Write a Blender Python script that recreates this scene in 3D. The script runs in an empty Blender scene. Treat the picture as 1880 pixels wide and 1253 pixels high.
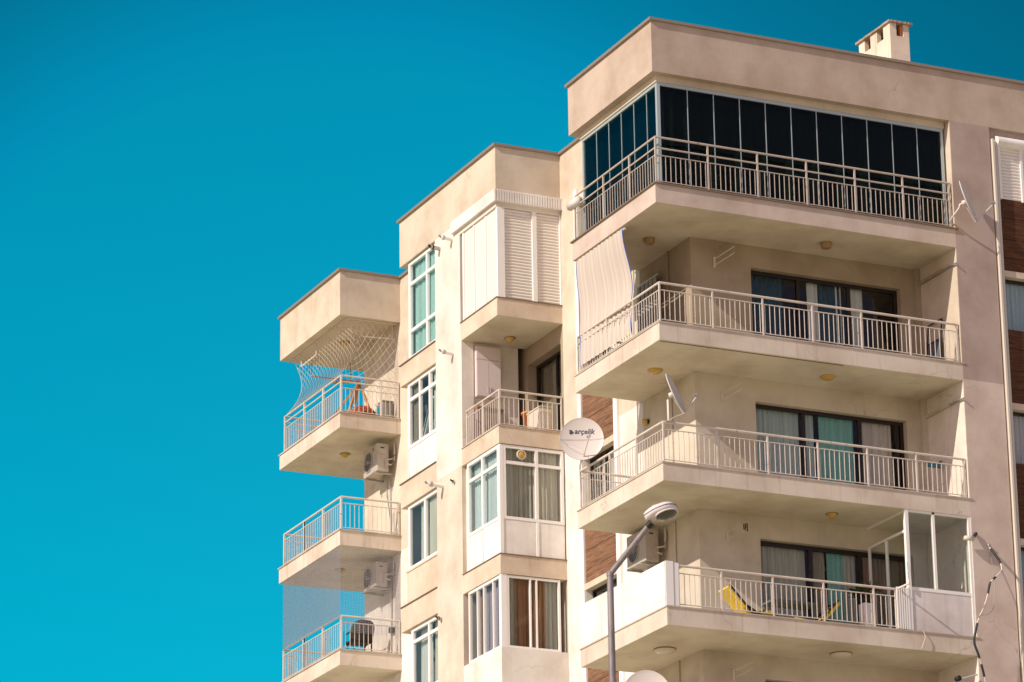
import bpy, bmesh, math, random
from mathutils import Vector, Matrix
random.seed(7)
scene = bpy.context.scene
COL = scene.collection

# ------------------------------------------------------------------ camera
YAW, PITCH, ROLL = math.radians(25.1087), math.radians(18.333), math.radians(-0.8444)
CAM = Vector((-33.7467, -64.8949, -27.2058))
fwd = Vector((math.sin(YAW)*math.cos(PITCH), math.cos(YAW)*math.cos(PITCH), math.sin(PITCH)))
rgt = Vector((math.cos(YAW), -math.sin(YAW), 0)); upv = rgt.cross(fwd)
R_ = rgt*math.cos(ROLL)+upv*math.sin(ROLL); U_ = -rgt*math.sin(ROLL)+upv*math.cos(ROLL)
cd = bpy.data.cameras.new("camera"); cam = bpy.data.objects.new("camera", cd); COL.objects.link(cam)
m = Matrix.Identity(4)
for i in range(3):
    m[i][0], m[i][1], m[i][2], m[i][3] = R_[i], U_[i], -fwd[i], CAM[i]
cam.matrix_world = m
cd.sensor_width = 36; cd.lens = 6905.85/1880*36
cd.clip_start = 0.5; cd.clip_end = 6000
cd.dof.use_dof = True; cd.dof.focus_distance = 88; cd.dof.aperture_fstop = 4.2
scene.camera = cam

# ------------------------------------------------------------------ sky, sun, exposure
SUN = Vector((-1.0, -0.235, 0.66)).normalized()          # towards the sun
el = math.asin(SUN.z); az = math.atan2(SUN.x, SUN.y)
w = bpy.data.worlds.new("World"); scene.world = w; w.use_nodes = True
nt = w.node_tree; N = nt.nodes; L = nt.links; N.clear()
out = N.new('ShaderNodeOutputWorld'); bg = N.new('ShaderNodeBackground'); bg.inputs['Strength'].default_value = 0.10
sky = N.new('ShaderNodeTexSky'); sky.sky_type = 'NISHITA'; sky.sun_disc = False
sky.sun_elevation = el; sky.sun_rotation = az; sky.air_density = 1.0; sky.dust_density = 0.6; sky.ozone_density = 1.0
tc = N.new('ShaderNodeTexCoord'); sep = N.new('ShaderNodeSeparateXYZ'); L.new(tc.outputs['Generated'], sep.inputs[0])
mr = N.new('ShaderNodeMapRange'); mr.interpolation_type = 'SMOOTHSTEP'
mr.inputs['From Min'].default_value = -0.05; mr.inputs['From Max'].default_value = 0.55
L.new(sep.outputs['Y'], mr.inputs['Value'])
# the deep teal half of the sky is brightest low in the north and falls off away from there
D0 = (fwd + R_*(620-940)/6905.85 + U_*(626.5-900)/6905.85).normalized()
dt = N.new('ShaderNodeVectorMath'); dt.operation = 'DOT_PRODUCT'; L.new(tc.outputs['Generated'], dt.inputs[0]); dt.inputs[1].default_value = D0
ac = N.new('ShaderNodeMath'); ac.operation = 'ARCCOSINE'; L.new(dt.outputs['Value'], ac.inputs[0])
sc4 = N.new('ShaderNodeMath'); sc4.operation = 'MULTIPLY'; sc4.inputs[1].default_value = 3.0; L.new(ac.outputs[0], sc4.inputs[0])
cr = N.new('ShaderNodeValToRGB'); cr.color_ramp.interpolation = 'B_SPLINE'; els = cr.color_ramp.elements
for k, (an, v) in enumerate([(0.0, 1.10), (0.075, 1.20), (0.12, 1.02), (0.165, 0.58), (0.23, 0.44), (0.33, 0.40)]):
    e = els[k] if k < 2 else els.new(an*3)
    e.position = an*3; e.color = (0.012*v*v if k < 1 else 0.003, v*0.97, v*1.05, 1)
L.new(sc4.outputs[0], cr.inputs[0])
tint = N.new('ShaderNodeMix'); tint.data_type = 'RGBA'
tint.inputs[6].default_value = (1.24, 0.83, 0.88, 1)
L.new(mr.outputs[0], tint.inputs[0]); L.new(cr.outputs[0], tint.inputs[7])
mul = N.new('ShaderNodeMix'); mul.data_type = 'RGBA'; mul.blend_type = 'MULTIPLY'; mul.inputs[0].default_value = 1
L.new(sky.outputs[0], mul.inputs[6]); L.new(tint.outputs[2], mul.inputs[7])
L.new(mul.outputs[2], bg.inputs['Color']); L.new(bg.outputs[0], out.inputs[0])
sl = bpy.data.lights.new("sun", 'SUN'); sl.energy = 3.62; sl.angle = math.radians(0.53); sl.color = (1.0, 0.905, 0.785)
so = bpy.data.objects.new("sun", sl); COL.objects.link(so)
so.rotation_euler = SUN.to_track_quat('Z', 'Y').to_euler()
scene.view_settings.view_transform = 'Standard'; scene.view_settings.look = 'None'
scene.view_settings.exposure = 0.35; scene.view_settings.gamma = 1.0

# ------------------------------------------------------------------ materials
MATS = {}
def mat(name, col, rough=0.7, metal=0.0, spec=0.3):
    if name in MATS: return MATS[name]
    m = bpy.data.materials.new(name); m.use_nodes = True
    b = m.node_tree.nodes['Principled BSDF']
    b.inputs['Base Color'].default_value = (*col, 1); b.inputs['Roughness'].default_value = rough
    b.inputs['Metallic'].default_value = metal; b.inputs['Specular IOR Level'].default_value = spec
    MATS[name] = m; return m
def nn(m, t, **kw):
    n = m.node_tree.nodes.new(t)
    for k, v in kw.items(): setattr(n, k, v)
    return n
def mixc(m, fac, a, b, blend='MIX'):
    n = nn(m, 'ShaderNodeMix', data_type='RGBA', blend_type=blend); T = m.node_tree.links
    for s, v in ((0, fac), (6, a), (7, b)):
        if isinstance(v, (int, float)): n.inputs[s].default_value = v
        elif isinstance(v, tuple): n.inputs[s].default_value = (*v, 1)
        else: T.new(v, n.inputs[s])
    return n.outputs[2]
def noise(m, vec, scale, detail=4, rough=0.55):
    n = nn(m, 'ShaderNodeTexNoise'); n.inputs['Scale'].default_value = scale; n.inputs['Detail'].default_value = detail
    n.inputs['Roughness'].default_value = rough; m.node_tree.links.new(vec, n.inputs['Vector']); return n.outputs[0]
def ramp(m, fac, lo, hi, a=0.0, b=1.0):
    n = nn(m, 'ShaderNodeMapRange'); n.inputs['From Min'].default_value = lo; n.inputs['From Max'].default_value = hi
    n.inputs['To Min'].default_value = a; n.inputs['To Max'].default_value = b
    m.node_tree.links.new(fac, n.inputs['Value']); return n.outputs[0]
def pos(m):
    return nn(m, 'ShaderNodeNewGeometry').outputs['Position']
def mapping(m, vec, sc):
    n = nn(m, 'ShaderNodeMapping'); n.inputs['Scale'].default_value = sc; m.node_tree.links.new(vec, n.inputs['Vector']); return n.outputs[0]
def bump(m, h, strength=0.3, dist=0.01):
    n = nn(m, 'ShaderNodeBump'); n.inputs['Strength'].default_value = strength; n.inputs['Distance'].default_value = dist
    m.node_tree.links.new(h, n.inputs['Height']); m.node_tree.links.new(n.outputs[0], m.node_tree.nodes['Principled BSDF'].inputs['Normal'])

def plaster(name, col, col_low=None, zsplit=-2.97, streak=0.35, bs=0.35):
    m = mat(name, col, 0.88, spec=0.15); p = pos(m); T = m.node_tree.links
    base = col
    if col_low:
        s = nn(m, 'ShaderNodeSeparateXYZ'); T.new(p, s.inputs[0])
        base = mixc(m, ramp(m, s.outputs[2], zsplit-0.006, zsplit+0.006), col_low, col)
    big = noise(m, p, 0.9, 5, 0.6)
    dark = mixc(m, 1.0, base, (0.76, 0.71, 0.68), 'MULTIPLY')
    c = mixc(m, ramp(m, big, 0.40, 0.72), base, dark)
    # thin vertical dirt runs
    st = noise(m, mapping(m, p, (5.0, 5.0, 0.35)), 1.6, 4, 0.6)
    runs = mixc(m, 1.0, c, (0.66, 0.60, 0.56), 'MULTIPLY')
    c = mixc(m, ramp(m, st, 0.55, 0.78, 0, streak), c, runs)
    fine = noise(m, p, 9.0, 6, 0.65)
    c = mixc(m, ramp(m, fine, 0.3, 0.8, 0, 0.25), c, mixc(m, 1.0, c, (0.86, 0.84, 0.82), 'MULTIPLY'))
    T.new(c, m.node_tree.nodes['Principled BSDF'].inputs['Base Color'])
    # a few hairline cracks and small patches
    vo = nn(m, 'ShaderNodeTexVoronoi', feature='DISTANCE_TO_EDGE'); vo.inputs['Scale'].default_value = 0.35
    wp = nn(m, 'ShaderNodeVectorMath', operation='ADD'); nz2 = nn(m, 'ShaderNodeTexNoise'); nz2.inputs['Scale'].default_value = 1.7; nz2.inputs['Detail'].default_value = 5
    T.new(p, nz2.inputs['Vector']); T.new(p, wp.inputs[0]); T.new(nz2.outputs['Color'], wp.inputs[1]); T.new(wp.outputs[0], vo.inputs['Vector'])
    gate = nn(m, 'ShaderNodeMath', operation='MULTIPLY'); T.new(ramp(m, vo.outputs['Distance'], 0.0, 0.004, 0.55, 0.0), gate.inputs[0]); T.new(ramp(m, noise(m, p, 0.5, 2), 0.52, 0.6), gate.inputs[1])
    c = mixc(m, gate.outputs[0], c, mixc(m, 1.0, c, (0.45, 0.38, 0.33), 'MULTIPLY'))
    T.new(c, m.node_tree.nodes['Principled BSDF'].inputs['Base Color'])
    # trowelled render: gentle waviness and a fine grain
    a = noise(m, p, 2.2, 3, 0.5); b2 = noise(m, p, 38.0, 3, 0.6)
    add = nn(m, 'ShaderNodeMath', operation='MULTIPLY_ADD'); add.inputs[1].default_value = 0.30
    T.new(b2, add.inputs[0]); T.new(a, add.inputs[2])
    bump(m, add.outputs[0], bs, 0.02)
    return m

TAN   = plaster('parapet_plaster', (0.63, 0.55, 0.43), streak=0.2)
TOPB  = plaster('dimmed_parapet_plaster', (0.525, 0.425, 0.34), streak=0.15)  # darker paint of its own, plus dimming towards the top put into colour
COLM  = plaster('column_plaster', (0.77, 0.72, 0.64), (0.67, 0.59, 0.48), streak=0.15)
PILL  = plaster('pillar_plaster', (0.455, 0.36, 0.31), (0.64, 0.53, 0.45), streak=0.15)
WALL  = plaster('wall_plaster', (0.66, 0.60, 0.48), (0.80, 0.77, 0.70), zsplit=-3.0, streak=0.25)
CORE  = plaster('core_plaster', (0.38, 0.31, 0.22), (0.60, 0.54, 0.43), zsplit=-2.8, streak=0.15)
SLAB  = plaster('slab_plaster', (0.68, 0.59, 0.49), streak=0.75)
SOFF  = plaster('soffit_paint', (0.70, 0.64, 0.50), streak=0.0, bs=0.12)
SOFT  = plaster('dimmed_soffit_paint', (0.62, 0.55, 0.42), streak=0.0, bs=0.12)  # soffit paint dimmed: the hazy brightening lower down is put into colour
SLABT = plaster('dimmed_slab_plaster', (0.60, 0.50, 0.42), streak=0.2)  # same plaster as the lower slabs, haze falloff put into a darker colour
BAND  = plaster('band_plaster', (0.68, 0.57, 0.44), streak=0.3)
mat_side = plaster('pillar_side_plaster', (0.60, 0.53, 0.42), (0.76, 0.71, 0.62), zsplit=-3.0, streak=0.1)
PANELW = plaster('white_panel', (0.84, 0.81, 0.76), streak=0.35, bs=0.05)
WHITE = mat('white_frame', (0.84, 0.81, 0.77), 0.35)
def rail_paint(name, col, rust):
    m = mat(name, col, 0.4); p = pos(m)
    c = mixc(m, ramp(m, noise(m, p, 2.5, 3), 0.52, 0.72, 0, .55), col, rust)
    c = mixc(m, ramp(m, noise(m, p, 11.0, 3), 0.66, 0.72, 0, .8), c, (0.30, 0.15, 0.07))
    m.node_tree.links.new(c, m.node_tree.nodes['Principled BSDF'].inputs['Base Color']); return m
RAILM = rail_paint('rail_paint', (0.66, 0.585, 0.51), (0.50, 0.38, 0.27))
RAILD = rail_paint('dull_rail_paint', (0.52, 0.445, 0.38), (0.40, 0.29, 0.19))
COPM  = mat('coping_metal', (0.30, 0.24, 0.19), 0.45, 0.2)
LIPM  = plaster('marble_sill', (0.52, 0.45, 0.37), streak=0.6)
LIPD  = mat('dark_sill', (0.20, 0.15, 0.11), 0.6)
DARKF = mat('dark_frame', (0.022, 0.015, 0.011), 0.4)
METAL = mat('grey_metal', (0.42, 0.40, 0.38), 0.4, 0.6)
BLACK = mat('black_plastic', (0.02, 0.02, 0.02), 0.5)
ROOM  = mat('dark_room', (0.06, 0.045, 0.035), 0.9)  # near-black colour stands in for the shade inside rooms and hollows
SHUT  = mat('shutter_slats', (0.80, 0.75, 0.69), 0.4)
ACW   = mat('ac_casing', (0.46, 0.415, 0.36), 0.45)
_m = ACW; _c = mixc(_m, ramp(_m, noise(_m, pos(_m), 5, 5), 0.45, 0.75, 0, .6), (0.46, 0.415, 0.36), (0.38, 0.31, 0.24)); _m.node_tree.links.new(_c, _m.node_tree.nodes['Principled BSDF'].inputs['Base Color'])
DISH  = mat('dish_paint', (0.62, 0.57, 0.53), 0.4)
YEL   = mat('yellow_cushion', (0.83, 0.60, 0.06), 0.8)
ORG   = mat('orange_wood', (0.45, 0.24, 0.11), 0.6)
TERRA = mat('terracotta', (0.60, 0.24, 0.08), 0.8)
BRICKR = mat('red_rug', (0.32, 0.08, 0.04), 0.9)
CYAN  = mat('cyan_plastic', (0.05, 0.45, 0.6), 0.4)
AMBER = mat('amber_glass', (0.52, 0.33, 0.06), 0.25, spec=0.6)
OPAL  = mat('opal_glass', (0.62, 0.56, 0.46), 0.3, spec=0.5)
BROWNP = mat('brown_lamp', (0.30, 0.19, 0.08), 0.5)
CABM  = mat('cabinet_board', (0.66, 0.58, 0.56), 0.5)
NETW  = mat('net_cord', (0.64, 0.55, 0.44), 0.8)
NETF  = mat('fine_net_cord', (0.42, 0.42, 0.47), 0.8)
LEAF  = mat('leaf', (0.05, 0.08, 0.03), 0.6)
BLUE  = mat('blue_piping', (0.02, 0.12, 0.50), 0.6)
CABLE = mat('cable_tape', (0.03, 0.03, 0.03), 0.5)

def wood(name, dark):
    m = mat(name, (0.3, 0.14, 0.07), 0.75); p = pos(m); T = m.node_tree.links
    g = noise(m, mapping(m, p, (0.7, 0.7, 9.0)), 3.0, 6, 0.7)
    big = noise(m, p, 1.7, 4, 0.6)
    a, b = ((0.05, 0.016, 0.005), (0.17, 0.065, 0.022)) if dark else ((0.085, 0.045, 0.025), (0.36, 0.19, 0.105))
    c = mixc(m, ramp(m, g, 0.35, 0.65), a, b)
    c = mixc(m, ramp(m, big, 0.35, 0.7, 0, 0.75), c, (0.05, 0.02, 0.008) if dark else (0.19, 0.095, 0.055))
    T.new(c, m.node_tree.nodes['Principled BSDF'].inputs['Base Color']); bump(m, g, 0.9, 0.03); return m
WOODL = wood('cladding_wood', False); WOODSH = wood('shaded_cladding_wood', True)  # front copy of the same cladding, its shade put into darker tones

def curtain_mat(name, col, trans=0.25):
    m = mat(name, col, 0.95); p = pos(m)
    f = noise(m, mapping(m, p, (14, 14, 0.25)), 1.0, 3, 0.6)
    c = mixc(m, ramp(m, f, 0.4, 0.65, 0, 0.5), col, tuple(v*0.6 for v in col))
    m.node_tree.links.new(c, m.node_tree.nodes['Principled BSDF'].inputs['Base Color']); return m
C_CREAM = curtain_mat('cream_curtain', (0.76, 0.71, 0.60)); C_TEAL = curtain_mat('teal_curtain', (0.28, 0.58, 0.54))
C_BLUE = curtain_mat('blue_curtain', (0.54, 0.62, 0.61)); C_PINK = curtain_mat('pink_curtain', (0.74, 0.64, 0.60))
C_DARK = curtain_mat('charcoal_curtain', (0.09, 0.115, 0.09)); C_NAVY = curtain_mat('navy_curtain', (0.035, 0.075, 0.10))
C_BROWN = curtain_mat('brown_curtain', (0.42, 0.22, 0.12)); C_TAUPE = curtain_mat('taupe_curtain', (0.36, 0.29, 0.21))
C_LILAC = curtain_mat('lilac_curtain', (0.50, 0.40, 0.46)); C_WHITE = curtain_mat('sheer_curtain', (0.80, 0.78, 0.73))
C_MINT = curtain_mat('mint_curtain', (0.55, 0.80, 0.74)); C_PALE = curtain_mat('pale_blue_curtain', (0.74, 0.80, 0.79))
C_GREY = curtain_mat('grey_curtain', (0.56, 0.53, 0.46))

def awning_mat():
    m = mat('awning_cloth', (0.7, 0.6, 0.5), 0.9); p = pos(m)
    n = nn(m, 'ShaderNodeTexWave', wave_type='BANDS', bands_direction='Y'); n.inputs['Scale'].default_value = 2.4
    m.node_tree.links.new(p, n.inputs['Vector'])
    c = mixc(m, ramp(m, n.outputs[1], 0.45, 0.6), (0.54, 0.475, 0.405), (0.50, 0.435, 0.37))
    m.node_tree.links.new(c, m.node_tree.nodes['Principled BSDF'].inputs['Base Color']); return m
AWN = awning_mat()

def glass(name, tint, refl_lo, refl_hi):
    m = bpy.data.materials.new(name); m.use_nodes = True; t = m.node_tree; t.nodes.clear()
    o = t.nodes.new('ShaderNodeOutputMaterial'); mx = t.nodes.new('ShaderNodeMixShader')
    tr = t.nodes.new('ShaderNodeBsdfTransparent'); tr.inputs[0].default_value = (*tint, 1)
    gl = t.nodes.new('ShaderNodeBsdfGlossy'); gl.inputs['Roughness'].default_value = 0.02
    lw = t.nodes.new('ShaderNodeLayerWeight'); lw.inputs[0].default_value = 0.35
    r = t.nodes.new('ShaderNodeMapRange'); r.inputs['To Min'].default_value = refl_lo; r.inputs['To Max'].default_value = refl_hi
    nz = t.nodes.new('ShaderNodeTexNoise'); nz.inputs['Scale'].default_value = 0.8; g = t.nodes.new('ShaderNodeNewGeometry')
    bp = t.nodes.new('ShaderNodeBump'); bp.inputs['Strength'].default_value = 0.12; bp.inputs['Distance'].default_value = 0.05
    t.links.new(g.outputs['Position'], nz.inputs[0]); t.links.new(nz.outputs[0], bp.inputs['Height']); t.links.new(bp.outputs[0], gl.inputs['Normal'])
    t.links.new(lw.outputs['Fresnel'], r.inputs['Value']); t.links.new(r.outputs[0], mx.inputs[0])
    t.links.new(tr.outputs[0], mx.inputs[1]); t.links.new(gl.outputs[0], mx.inputs[2]); t.links.new(mx.outputs[0], o.inputs[0])
    return m
GL = glass('window_glass', (0.93, 0.96, 0.95), 0.04, 0.36)
GLD = glass('tinted_glass', (0.40, 0.52, 0.54), 0.02, 0.42)
GLP = glass('dark_tinted_glass', (0.42, 0.48, 0.44), 0.008, 0.13)
GLF = glass('door_glass', (0.92, 0.94, 0.93), 0.01, 0.16)
GLC = glass('clear_glass', (0.93, 0.96, 0.94), 0.02, 0.28)

# ------------------------------------------------------------------ helpers
class MB:
    def __init__(s): s.v = []; s.f = []; s.smooth = []
    def add(s, vs, fs, sm=False):
        n = len(s.v); s.v += [tuple(v) for v in vs]
        for f in fs: s.f.append([i+n for i in f]); s.smooth.append(sm)
        return s
    def box(s, x0, x1, y0, y1, z0, z1):
        vs = [(x, y, z) for z in (z0, z1) for y in (y0, y1) for x in (x0, x1)]
        return s.add(vs, [(0,2,3,1),(4,5,7,6),(0,1,5,4),(2,6,7,3),(0,4,6,2),(1,3,7,5)])
    def obox(s, ori, base, u0, u1, w0, w1, z0, z1):    # u along the wall, w inwards from the wall plane
        if ori == 'L': return s.box(base+w0, base+w1, u0, u1, z0, z1)
        return s.box(u0, u1, base+w0, base+w1, z0, z1)
    def tube(s, pts, r, n=6, cap=True, r2=None):
        pts = [Vector(p) for p in pts]; rings = []
        k = len(pts)
        for i, p in enumerate(pts):
            d = (pts[min(i+1, k-1)]-pts[max(i-1, 0)]).normalized()
            a = Vector((0,0,1)) if abs(d.z) < 0.9 else Vector((1,0,0))
            u = d.cross(a).normalized(); v = d.cross(u)
            rr = r if r2 is None else r+(r2-r)*i/(k-1)
            rings.append([p+(u*math.cos(2*math.pi*j/n+math.pi/n)+v*math.sin(2*math.pi*j/n+math.pi/n))*rr for j in range(n)])
        vs = [q for rg in rings for q in rg]; fs = []
        for i in range(k-1):
            for j in range(n): fs.append((i*n+j, i*n+(j+1)%n, (i+1)*n+(j+1)%n, (i+1)*n+j))
        s.add(vs, fs, n > 5)
        if cap: s.add(rings[0], [tuple(range(n))[::-1]]); s.add(rings[-1], [tuple(range(n))])
        return s
    def beam(s, a, b, wd, ht=None):
        return s.tube([a, b], wd*0.7071, 4)
    def lathe(s, prof, c, X, Y, Z, n=28, sx=1.0):      # prof: (radius, height along Z)
        vs = []
        for r, h in prof:
            for j in range(n):
                t = 2*math.pi*j/n
                vs.append(Vector(c)+X*(r*math.cos(t)*sx)+Y*(r*math.sin(t))+Z*h)
        fs = []
        for i in range(len(prof)-1):
            for j in range(n): fs.append((i*n+j, i*n+(j+1)%n, (i+1)*n+(j+1)%n, (i+1)*n+j))
        return s.add(vs, fs, True)
    def sheet(s, fn, nu, nv, sm=True):
        vs = [fn(i/nu, j/nv) for j in range(nv+1) for i in range(nu+1)]
        fs = [(j*(nu+1)+i, j*(nu+1)+i+1, (j+1)*(nu+1)+i+1, (j+1)*(nu+1)+i) for j in range(nv) for i in range(nu)]
        return s.add(vs, fs, sm)
    def build(s, name, mt, parent=None, bevel=0, loc=None):
        me = bpy.data.meshes.new(name); me.from_pydata(s.v, [], s.f); me.validate()
        bm = bmesh.new(); bm.from_mesh(me); bmesh.ops.recalc_face_normals(bm, faces=bm.faces)
        if loc is not None: bmesh.ops.translate(bm, verts=bm.verts, vec=-Vector(loc))
        bm.to_mesh(me); bm.free()
        if len(me.polygons) == len(s.smooth): me.polygons.foreach_set('use_smooth', s.smooth)
        me.materials.append(mt)
        o = bpy.data.objects.new(name, me); COL.objects.link(o)
        if loc is not None: o.location = loc
        if parent: o.parent = parent
        if bevel:
            b = o.modifiers.new('bevel', 'BEVEL'); b.width = bevel; b.segments = 2; b.limit_method = 'ANGLE'
        return o
XA, YA, ZA = Vector((1,0,0)), Vector((0,1,0)), Vector((0,0,1))
def empty(name, loc, label=None, cat=None, group=None, rz=0):
    o = bpy.data.objects.new(name, None); COL.objects.link(o); o.location = loc; o.rotation_euler = (0,0,rz); o.empty_display_size = .2
    if label: o['label'] = label
    if cat: o['category'] = cat
    if group: o['group'] = group
    return o
def tag(o, label, cat, group=None):
    o['label'] = label; o['category'] = cat
    if group: o['group'] = group
    return o
class Part:                          # builds meshes in world coordinates under an Empty placed at the thing's base
    def __init__(s, root): s.r = root; s.l = Vector(root.location)
    def __call__(s, mb, name, mt, bevel=0, parent=None):
        mb.v = [tuple(Vector(v)-s.l) for v in mb.v]
        return mb.build(name, mt, parent or s.r, bevel)

# ------------------------------------------------------------------ ground
GZ = -28.8
gm = mat('ground_paving', (0.40, 0.31, 0.22), 0.9); gp = pos(gm)
gm.node_tree.links.new(mixc(gm, ramp(gm, noise(gm, gp, 0.15, 6), 0.3, 0.7), (0.58, 0.53, 0.36), (0.50, 0.45, 0.31)), gm.node_tree.nodes['Principled BSDF'].inputs['Base Color'])
g = MB().add([(-2500,-2500,GZ),(2500,-2500,GZ),(2500,2500,GZ),(-2500,2500,GZ)], [(0,1,2,3)]).build('ground', gm); g['kind'] = 'structure'

# ------------------------------------------------------------------ the building
B = empty('apartment_building', (0,0,GZ), 'tall cream apartment block with stepped corner balconies and white railings against the teal sky', 'building')
P = Part(B)
ROOF, PB = 4.09, 2.93                      # roof edge, parapet underside
FL = [0.0, -3.0, -6.0, -9.0, -12.0]        # slab undersides

def wall(name, ori, base, th, u0, u1, z0, z1, holes, mt):
    """wall with rectangular openings: pieces butted end to end"""
    us = sorted(set([u0, u1]+[h[0] for h in holes]+[h[1] for h in holes])); mb = MB()
    for a, b in zip(us[:-1], us[1:]):
        z = z0; hs = sorted([h for h in holes if h[0] <= a+1e-6 and h[1] >= b-1e-6], key=lambda h: h[2])
        for h in hs:
            if h[2] > z+1e-6: mb.obox(ori, base, a, b, 0, th, z, h[2])
            z = h[3]
        if z1 > z+1e-6: mb.obox(ori, base, a, b, 0, th, z, z1)
    return P(mb, name, mt)

def curtain(parent, ori, base, wd, u0, u1, z0, z1, mt, folds=9, amp=0.025, seed=0):
    rnd = random.Random(int(u0*100+z0*10)+seed); ph = rnd.random()*6; k2 = rnd.uniform(1.4, 2.3)
    def fn(s, t):
        u = u0+(u1-u0)*s; z = z0+(z1-z0)*t
        d = wd+amp*(math.sin(s*folds*6.283*(u1-u0)+ph)+0.5*math.sin(s*folds*k2*6.283*(u1-u0)+2*ph))*(1.2-0.5*t)
        return (base+d, u, z) if ori == 'L' else (u, base+d, z)
    mb = MB().sheet(fn, max(12, int((u1-u0)*60)), 4)
    return P(mb, 'curtain', mt, parent=parent)

def window(ori, base, u0, u1, z0, z1, mull=(), trans=(), fm=WHITE, fw=0.06, gm=GL, curtains=(), fd=0.07, back=True, name='window', mw=None, cd=0.16):
    mw = mw or fw; mb = MB(); mull = sorted(mull)
    mb.obox(ori, base, u0, u0+fw, 0, fd, z0, z1); mb.obox(ori, base, u1-fw, u1, 0, fd, z0, z1)
    mb.obox(ori, base, u0+fw, u1-fw, 0, fd, z0, z0+fw); mb.obox(ori, base, u0+fw, u1-fw, 0, fd, z1-fw, z1)
    us = [u0+fw]+[q for a in mull for q in (a-mw/2, a+mw/2)]+[u1-fw]
    for a in mull: mb.obox(ori, base, a-mw/2, a+mw/2, 0, fd, z0+fw, z1-fw)
    for t in trans:
        for i in range(0, len(us), 2): mb.obox(ori, base, us[i], us[i+1], 0.004, fd-0.004, t-mw/2, t+mw/2)
    fr = P(mb, name, fm)
    P(MB().obox(ori, base, u0+fw/2, u1-fw/2, fd*0.45, fd*0.45+0.006, z0+fw/2, z1-fw/2), 'pane', gm, parent=fr)
    if back: P(MB().obox(ori, base, u0-0.3, u1+0.3, 1.4, 1.45, z0-0.2, z1+0.05), 'room_backing', ROOM, parent=fr)  # added dark backing in place of an unlit room
    for c in curtains:
        curtain(fr, ori, base, c[3] if len(c) > 3 else cd, c[0], c[1], z0+0.02, z1-0.03, c[2])
    return fr

# body walls -----------------------------------------------------------
wl_holes = []
for z in (3.0, 0.0, -3.0, -6.0, -9.0):
    wl_holes.append((5.30, 6.90, z-1.66, z-0.34))
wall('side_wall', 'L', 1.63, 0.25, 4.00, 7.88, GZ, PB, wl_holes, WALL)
wall('side_wall', 'L', 1.63, 0.25, 1.85, 4.00, GZ, PB, [], CORE)  # same wall inside the balcony, its shade put into a darker plaster
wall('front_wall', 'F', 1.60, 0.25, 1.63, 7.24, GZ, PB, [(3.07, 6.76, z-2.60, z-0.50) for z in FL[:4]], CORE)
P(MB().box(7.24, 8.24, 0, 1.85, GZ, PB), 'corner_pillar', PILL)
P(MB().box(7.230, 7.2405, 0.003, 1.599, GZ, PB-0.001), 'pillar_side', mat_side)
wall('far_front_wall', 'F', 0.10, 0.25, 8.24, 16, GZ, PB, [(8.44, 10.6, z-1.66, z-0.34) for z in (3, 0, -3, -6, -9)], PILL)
wall('rear_side_wall', 'L', 1.63, 0.25, 13.42, 19.52, GZ, PB, [], WALL)
P(MB().box(1.88, 16, 19.27, 19.52, GZ, PB), 'rear_wall', WALL); P(MB().box(15.75, 16, 0.35, 19.27, GZ, PB), 'end_wall', WALL)
P(MB().box(1.88, 15.75, 1.85, 2.1, GZ, GZ+0.01), 'ground_slab', SLAB)
for z in FL: P(MB().box(1.88, 15.75, 1.85, 19.27, z+0.02, z+0.34), 'floor_slab', SLAB)
# roof mass: butted blocks, then the coping
P(MB().box(0, 16, 0, 4.04, PB, ROOF), 'top_parapet', TOPB)
P(MB().box(1.63, 16, 4.04, 7.88, PB, ROOF).box(1.63, 16, 13.42, 17.18, PB, ROOF), 'roof_edge', TAN)
P(MB().box(0, 16, 7.88, 13.42, PB, ROOF), 'parapet', TAN)
P(MB().box(0, 16, 17.18, 19.52, PB, ROOF).box(0, 4, 19.52, 21.24, PB, ROOF), 'parapet', TAN)
def coping(pts, name='coping'):
    """sheet-metal coping following a stepped edge; pts are outer wall corners, overhang already added"""
    mb = MB()
    for (x0, x1, y0, y1) in pts: mb.box(x0, x1, y0, y1, ROOF-0.012, ROOF+0.05)
    return P(mb, name, COPM)
o_ = 0.055
coping([(-o_, 16, -o_, 0.25), (-o_, 0.25, 0.25, 4.04+o_)])
coping([(1.63-o_, 1.9, 4.04+o_, 7.88-o_)])
coping([(-o_, 1.63-o_, 7.88-o_, 8.1), (1.63-o_, 1.9, 7.88-o_, 8.1), (-o_, 0.25, 8.1, 13.42+o_)])
coping([(1.63-o_, 1.9, 13.42+o_, 17.18-o_)])
coping([(-o_, 1.9, 17.18-o_, 17.4), (-o_, 0.25, 17.4, 21.24+o_)])

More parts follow.
